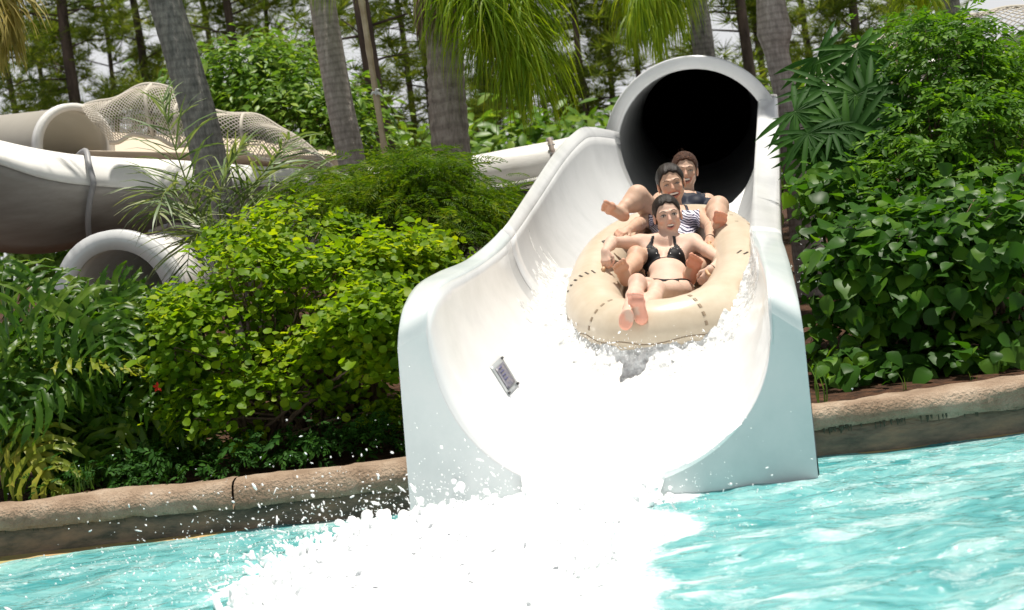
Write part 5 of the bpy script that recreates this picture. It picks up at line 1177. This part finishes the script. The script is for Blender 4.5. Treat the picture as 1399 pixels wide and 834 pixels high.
# enclosed tube with flanged mouth
def tube_slide(label, name, path, r, mat, mouth_r=None, closed=True, flare=.05, mouth_mat=None, inner=None, wall=.05):
    P = dens(np.array([xyz(at(*p)) for p in path]), 8); root = empty(name, tuple(P[0]), label, 'water slide')
    b = MB(); b.tube([tuple(p) for p in P], r, 32, cap=False); solid(b.build('tube', mat, root), .03, -1)
    t = Vector(P[-1]-P[-2]).normalized(); s = t.cross(Vector((0, 0, 1))).normalized(); u_ = s.cross(t)
    rows = []
    for rr, dd in ((r-.03, 0), (r-.03, .03), (r+wall, .03), (r+wall, -.05), (r, -.05)):
        rows.append([xyz(Vector(P[-1])+t*dd+s*math.cos(a)*rr+u_*math.sin(a)*rr) for a in np.linspace(0, 2*PI, 49)])
    part_grid('mouth_ring', np.array(rows), mouth_mat or m_old, root); return root, P
# mouth centre (108,200) ring 100 px wide at Y 12 -> r about .36
tube_slide('ribbed enclosed tube at the left whose wide ringed mouth opens into the netted trough', 'tube_slide', [(-320, 215, 14.6), (-200, 213, 14.2), (-60, 210, 13.6), (20, 206, 13.1), (102, 200, 12.3)], .34, m_rib2, wall=.035, mouth_mat=m_rim)
r2, _ = tube_slide('small white tube mouth peeping out below the big flume at the left', 'lower_tube_slide', [(420, 330, 12.6), (330, 345, 11.6), (245, 380, 10.7), (165, 408, 9.7)], .375, m_old, wall=.105, mouth_mat=m_gel)
b = MB(); tt = Vector(at(245, 380, 10.7)); dd = (at(165, 408, 9.7)-at(330, 345, 11.6)).normalized(); s = dd.cross(Vector((0, 0, 1))).normalized(); u_ = s.cross(dd)
b.tube([tt+s*math.cos(a)*.40+u_*math.sin(a)*.40 for a in np.linspace(0, 2*PI, 32, endpoint=False)], .03, 6, close=True); fb = b.build('bolted_flange', m_bolt, r2)
for a in np.linspace(.2, 2.9, 9):
    p = tt+s*math.cos(a)*.415+u_*math.sin(a)*.415; b = MB(); b.tube([p-dd*.045, p+dd*.045], .014, 6); b.build('bolt', m_steel, fb)
# long tube passing behind, right of centre
r3, P3_ = tube_slide('long weathered white tube passing behind the chute with a bolted ring near the wing', 'long_tube_slide', [(825, 208, 12.7), (800, 214, 12.8), (770, 222, 12.9), (700, 235, 12.9), (640, 246, 13.0), (560, 256, 13.1), (480, 262, 13.4)], .215, m_old, wall=.02)
for (x, y) in ((757, 225), (600, 251)):
    c = at(x, y, 12.9); dd = (at(770, 222, 12.9)-at(700, 235, 12.9)).normalized(); s = dd.cross(Vector((0, 0, 1))).normalized(); u_ = s.cross(dd); b = MB()
    b.tube([c+s*math.cos(a)*.235+u_*math.sin(a)*.235 for a in np.linspace(0, 2*PI, 36, endpoint=False)], .022, 6, close=True); o = b.build('bolted_ring', m_bolt, r3)
    for a in np.linspace(0, 2*PI, 16, endpoint=False):
        p = c+s*math.cos(a)*.245+u_*math.sin(a)*.245; b = MB(); b.tube([p-dd*.032, p+dd*.032], .009, 6); b.build('bolt', m_steel, o)
b = MB()
for (xa, ya, xb, yb) in ((815, 231, 690, 256), (690, 256, 470, 286)):
    A_ = at(xa, ya, 12.55); B_ = at(xb, yb, 12.55); d = (B_-A_); ln = d.length; d.normalize(); b.box((A_+B_)/2, ln, .10, .06, (d, Vector((0, 1, 0)), d.cross(Vector((0, 1, 0)))))
b.build('ledge', m_old, r3)
b = MB(); G = [[xyz(at(x, 258-.205*(x-690), 12.62)), xyz(at(x, 330-.205*(x-690), 12.62))] for x in np.linspace(470, 815, 8)]; b.grid(np.array(G)); solid(b.build('side_panel', M('dark_side_panel', (.12, .11, .095), .7, noise=[(.07, .065, .055), (.16, .15, .13)], nscale=3), r3), .02)
# far flume rims seen past the trunks
# rope nets: real crossed cords over hoops
def net(label, top, botm, nu, nv, rad, bulge=.0, name='rope_net', hoops=()):
    T_ = dens(np.array([xyz(at(*p)) for p in top]), 12); B_ = dens(np.array([xyz(at(*p)) for p in botm]), 12); L_ = len(T_)
    root = empty(name, tuple(T_[0]), label, 'rope net')
    def P(u, v):
        x = u*(L_-1); i = min(int(x), L_-2); f_ = x-i; a = T_[i]*(1-f_)+T_[i+1]*f_; c = B_[i]*(1-f_)+B_[i+1]*f_; return a*(1-v)+c*v+np.array([0, -bulge*math.sin(PI*v), bulge*.35*math.sin(PI*v)])+np.array([0, 0, .012*math.sin(u*37+v*9)])
    b = MB()
    for k in range(-nv, nu):   # diagonals both ways
        for sg in (1, -1):
            pts_ = []
            for j in range(nv+1):
                u = (k+j)/nu if sg > 0 else (k+nv-j)/nu
                if 0 <= u <= 1: pts_.append(tuple(P(u, j/nv)))
            if len(pts_) > 1: b.tube(pts_, rad, 4, cap=False)
    tag(b.build('mesh_cords', m_net, root), kind='stuff')
    for nm_, v in (('top_rope', 0), ('bottom_rope', 1)):
        b = MB(); b.tube([tuple(P(u, v)) for u in np.linspace(0, 1, 60)], .02, 6); b.build(nm_, m_net, root)
    for u in hoops: b = MB(); b.tube([tuple(P(u, v)) for v in np.linspace(0, 1, 12)], .016, 6); b.build('hoop', m_net, root)
    return root
net('long sagging rope net humped over the trough behind the leaning palm trunk', [(110, 147, 12.4), (150, 136, 12.4), (185, 122, 12.3), (212, 114, 12.3), (245, 130, 12.3), (270, 150, 12.3), (300, 153, 12.3), (345, 158, 12.2), (380, 172, 12.2), (420, 200, 12.2), (465, 238, 12.2)],
    [(150, 196, 12.0), (170, 190, 12.0), (190, 184, 12.0), (215, 190, 12.0), (240, 198, 12.0), (270, 200, 12.0), (300, 205, 12.0), (345, 212, 12.0), (380, 222, 12.0), (420, 235, 12.0), (462, 246, 12.0)], 66, 13, .0042, .2, hoops=(.28, .42, .68))
net('rope net strung over a flume behind the dark philodendron on the right', [(1095, 97, 13.5), (1110, 92, 13.5), (1150, 77, 13.5), (1180, 58, 13.5), (1230, 45, 13.6), (1300, 26, 13.8), (1360, 14, 14), (1440, 5, 14)], [(1095, 148, 13.3), (1110, 145, 13.3), (1150, 135, 13.3), (1180, 120, 13.3), (1230, 110, 13.4), (1300, 95, 13.5), (1360, 75, 13.7), (1440, 60, 13.7)], 44, 8, .006, .2)
fr_ = empty('far_flume', tuple(at(1200, 140, 14)), 'pale weathered flume wall under the right rope net', 'water slide')
G = [[xyz(at(x, y0+i*22, 14.0-.05*i)) for i in range(4)] for x, y0 in ((1095, 125), (1110, 122), (1170, 104), (1230, 92), (1300, 72), (1370, 52), (1450, 38))]
part_grid('flume_wall', np.array(G), m_old, fr_, .02)
# bamboo pole with a tie
bp = empty('bamboo_pole', tuple(at(523, 190, 10.9)), 'tan bamboo pole leaning beside the dark pine trunk, white tie near its middle', 'pole')
b = MB(); p0 = at(493, -5, 10.9)+(at(493, -5, 10.9)-at(523, 190, 10.9))*.3; p1 = at(523, 190, 10.9)+(at(523, 190, 10.9)-at(493, -5, 10.9))*1.4; N = 40
b.tube([p0.lerp(p1, i/N) for i in range(N+1)], [.024+(.005 if i % 5 == 0 else 0) for i in range(N+1)], 10); b.build('cane', M('bamboo', (.42, .32, .20), .5, noise=[(.30, .22, .13), (.5, .40, .27)], nscale=8), bp)
b = MB(); c = at(513, 127, 10.86)
for k in range(9): d = Vector((RNG.normal()*.035+.015, -.02, RNG.normal()*.03)); b.tube([c, c+d*.6+Vector((0, 0, .01)), c+d], [.010, .008, .004], 5)
b.build('cloth_tie', M('white_cloth', (.7, .7, .68), .8), bp)

# ------------------------------------------------------------ white water
def blobs(name, lo, hi, h, pts_, rad, k=.01, mat=None, label=None, cat=None, extra=None, parent=None):
    f = Field(lo, hi, h)
    if extra: extra(f)
    for p, r_ in zip(pts_, rad):
        sl, P = f.win(p-r_-.02-k, p+r_+.02+k)
        if sl is None: continue
        f.merge(sl, np.linalg.norm(P-p, axis=-1)-r_, k)
    V, Q, co, me = f.mesh(name, 0); o = link(name, me, mat or m_foam, parent); return tag(o, label, cat, kind='stuff')
# main splash where the chute meets the pool
def mound_h(x, y):
    cx = np.interp(y, [3.9, 4.3, 4.8, 5.2, 5.62], [-.56, -.50, -.38, -.15, .18]); wd = np.interp(y, [3.9, 4.3, 4.8, 5.2, 5.62], [.72, .58, .58, .52, .34])
    wd = wd*(.72+.62*fbm(x*2.2+9, y*3.6, 7., 3)); d = (x-cx)/wd; e = np.clip(1-np.abs(d)**2.4, 0, 1)
    hh = np.interp(y, [3.6, 4.3, 4.8, 5.2, 5.5, 5.66], [.0, .03, .05, .08, .12, .09])
    bl = np.exp(-((x+.72)/.38)**2-((y-5.05)/.28)**2)*.11+np.exp(-((x+.32)/.25)**2-((y-5.35)/.2)**2)*.04
    n1 = fbm(x*4.5, y*4.5, 1., 4); n2 = fbm(x*16, y*16, 2., 3)
    return e*hh*(.6+.9*n1)+bl*(.3+1.3*n1)+(n2-.5)*.030*(.35+.65*np.clip(np.abs(d)*1.3, 0, 1))*np.clip(e*2+bl*8, 0, 1)-.03*(1-np.clip(e*3+bl*9, 0, 1))-.004
lo = np.array([-1.75, 3.75, -.05]); hi = np.array([1.15, 5.72, .42])
def hf(f):
    ax = [f.lo[i]+f.h*np.arange(f.n[i]) for i in range(3)]; X_, Y_ = np.meshgrid(ax[0], ax[1], indexing='ij'); Hh = mound_h(X_, Y_)
    Z_ = ax[2][None, None, :]; d = (Z_-Hh[..., None])*.7
    d = d+.010*(vn(X_[..., None]*30, Y_[..., None]*30, Z_*30)-.5); f.D = np.maximum(d, -.05-Z_+0).astype(np.float32)
PS, RS_ = [], []
for i in range(2200):     # lumps and fingers thrown off the crest
    y = RNG.uniform(3.95, 5.6); cx = np.interp(y, [3.9, 4.3, 4.8, 5.2, 5.62], [-.56, -.50, -.38, -.15, .18]); wd = np.interp(y, [3.9, 4.3, 4.8, 5.2, 5.62], [.72, .58, .58, .52, .34])
    x = cx+wd*RNG.choice([-1, -1, -1, -1, 1])*RNG.uniform(.72, 1.12); h0 = float(mound_h(np.array(x), np.array(y))); r_ = abs(RNG.normal())*.006+.004
    PS.append(np.array([x, y, max(h0, 0)+RNG.exponential(.018)])); RS_.append(r_)
for i in range(90):       # strands
    y = RNG.uniform(4.6, 5.5); x = RNG.uniform(-1.15, -.3) if RNG.random() < .75 else RNG.uniform(-.3, .25); h0 = max(0, float(mound_h(np.array(x), np.array(y)))); d = np.array([RNG.normal()*.5-.3*(x < 0)+.2*(x > 0), RNG.normal()*.3, 1.]); L_ = RNG.uniform(.03, .11)
    for k in range(8): PS.append(np.array([x, y, h0])+d*L_*k/8+RNG.normal(size=3)*.002); RS_.append(.0085*(1-k/11)+(.004 if k == 7 else 0))
for i in range(16):       # larger arcs thrown off the left of the splash
    y = RNG.uniform(4.7, 5.35); x = RNG.uniform(-1.15, -.55); h0 = max(0, float(mound_h(np.array(x), np.array(y)))); v_ = np.array([RNG.uniform(-.9, .1), RNG.normal()*.3, 1.5]); L_ = RNG.uniform(.06, .13); r0 = RNG.uniform(.008, .014)
    for k in range(14):
        t = k/13; PS.append(np.array([x, y, h0-.01])+v_*L_*t+np.array([0, 0, -L_*.9*t*t])+RNG.normal(size=3)*.003); RS_.append(r0*(1-.75*t) if k < 13 else r0*.75)
blobs('splash', lo, hi, .0072, PS, RS_, .012, m_foam, 'mass of white water bursting out of the chute mouth into the pool', 'splash', hf)
# drops in the air
def drops(n, fn, name, label, cat, rmax=.006):
    b = []; V0, T0 = None, None
    t = (1+5**.5)/2; v = np.array([(-1, t, 0), (1, t, 0), (-1, -t, 0), (1, -t, 0), (0, -1, t), (0, 1, t), (0, -1, -t), (0, 1, -t), (t, 0, -1), (t, 0, 1), (-t, 0, -1), (-t, 0, 1)])/math.hypot(1, t)
    fc = np.array([(0, 11, 5), (0, 5, 1), (0, 1, 7), (0, 7, 10), (0, 10, 11), (1, 5, 9), (5, 11, 4), (11, 10, 2), (10, 7, 6), (7, 1, 8), (3, 9, 4), (3, 4, 2), (3, 2, 6), (3, 6, 8), (3, 8, 9), (4, 9, 5), (2, 4, 11), (6, 2, 10), (8, 6, 7), (9, 8, 1)])
    P = np.array([fn() for _ in range(n)]); r_ = np.minimum(np.exp(RNG.normal(size=n)*.55)*.0013, rmax); st = 1+RNG.random((n, 3))*.5
    dv = np.stack([RNG.normal(size=n)*.7-.35, RNG.normal(size=n)*.4, RNG.normal(size=n)*.5+.7], -1); dv /= np.linalg.norm(dv, axis=1)[:, None]; el = RNG.exponential(1.1, n)
    W = v[None]*r_[:, None, None]*st[:, None, :]; W = W+dv[:, None, :]*(np.einsum('nkj,nj->nk', W, dv)*el[:, None])[..., None]; V = (W+P[:, None, :]).reshape(-1, 3); T = (fc[None]+(np.arange(n)*12)[:, None, None]).reshape(-1, 3)
    return tag(link(name, npmesh(name, V, T), m_foam), label, cat, kind='stuff')
def d1():
    y = RNG.uniform(4.5, 5.7); x = RNG.normal()*.55-.45; return (x, y, .05+RNG.exponential(.085))
def d2():
    y = RNG.uniform(4.9, 5.6); x = RNG.uniform(-1.8, .2); return (x, y, RNG.uniform(.02, .42)*RNG.random()**.5)
drops(3400, d1, 'spray_droplets', 'fine white droplets flying over the splash and in front of the coping', 'spray'); drops(220, d2, 'flying_drops', 'larger scattered water drops in the air left of the chute', 'spray', .009)
# churned water in the chute: sheet over the channel floor, thicker round the raft
G = []; ph = np.linspace(R(56), R(140), 90)
KEND = NS-6
rowsY = []
for dy, dz in ((-.22, -.26), (-.15, -.14), (-.08, -.045), (-.03, -.004)): q_ = section(0, ph=ph); e_ = np.clip((ph-R(50))/R(14), 0, 1)*np.clip((R(106)-ph)/R(16), 0, 1); e_ = e_*(.75+.5*fbm(ph*14, 0*ph, 3., 3)); G.append(q_+np.stack([0*ph, dy*e_, dz*e_+.012*e_+(q_[:, 2]-.02)*0], -1))
for i in range(0, KEND):
    base = section(i, ph=ph); nxt = section(min(i+1, NS-1), ph=ph); 
    for s_ in range(4):
        t = s_/4; p = base*(1-t)+nxt*t; y = p[:, 1]; x = p[:, 0]
        c0 = np.gradient(p, axis=0); nn = np.stack([-c0[:, 2], 0*c0[:, 2], c0[:, 0]], -1); nn /= np.linalg.norm(nn, axis=1)[:, None]+1e-9
        e = np.clip((ph-ph[0])/.5, 0, 1)*np.clip((ph[-1]-ph)/.35, 0, 1); n1 = fbm(x*7, y*3.2, 1., 4); n2 = fbm(x*24, y*14, 4., 3)
        th_ = e*(.018+.05*np.clip(n1-.38, 0, 1)+.03*(n2-.5))+.006*e**.3*(e > 0)-.004*(1-e)**4
        G.append(p+nn*th_[:, None])
sheet = part_grid('rushing_water', np.array(G), m_foam, None, 0, True); tag(sheet, 'thin sheet of white rushing water down the middle of the chute', 'water', kind='stuff')
# bow wave against the raft: a ruffled sheet leaning on the tube and spreading over the channel floor
m_wake = M('churned_water', (.6, .6, .6), .12, .5, noise=[(.42, .43, .43), (.70, .71, .71), (.9, .9, .9)], nscale=26, bump=.6, bscale=45)
rowsW = []; NW = 520
for i in range(NW+1):
    thd = 150+232*i/NW; th = R(thd); q0 = np.array(raftp(th, R(-22))); o = np.array(raftn(th, 0)); o[2] = 0; o /= np.linalg.norm(o); row = []
    for j in range(30):
        ext = .15+.26*fbm(thd*.09, 3.3, 0., 4); d = ext*(j/29)**1.3; p = q0+o*(d-.012); loc, nr_, _, _ = ch_bvh.ray_cast(Vector((p[0], p[1], 3)), Vector((0, 0, -1)))
        
        if loc is None and row: row.append(row[-1]); continue
        zf = loc.z if loc else q0[2]
        a = fbm(thd*.10, d*9, 2., 5); rg = 1-abs(2*fbm(thd*.33, d*26, 7., 4)-1); fade = max(0, 1-d/ext)
        sdf_ = 1. if 175 < thd < 352 else max(0., 1-min(abs(thd-175), abs(thd-352))/28.)
        h = .075*sdf_*math.exp(-(d/.055)**2)*(.35+1.3*a)+.05*math.exp(-((d-.10)/.06)**2)*a*1.2+.045*rg**2*fade**.7*(.4+a)-.012*(1-fade)
        lift = max(0., (q0[2]-.045-zf))*math.exp(-(d/.05)**2)
        row.append((p[0]+.012*(vn(thd*.5, d*30, 1.)-.5), p[1]+.012*(vn(thd*.5, d*30, 5.)-.5), zf+.012*fade+h+min(lift, .14)*sdf_-(.0 if j < 29 else .02)))
    rowsW.append(row)
wk = part_grid('raft_wake', np.array(rowsW), m_wake, None, 0, False); tag(wk, 'ruffled bow wave of white water churned up around the front of the raft', 'wake', kind='stuff')
def d3():
    th = R(RNG.uniform(175, 365)); q = raftp(th, R(-15)); o = raftn(th, 0); k = RNG.exponential(.05); return tuple(np.array(q)+np.array(o)*k+np.array([0, 0, RNG.normal()*.03+k*.4]))
drops(1600, d3, 'wake_spray', 'small droplets thrown up beside the raft', 'spray', .005)
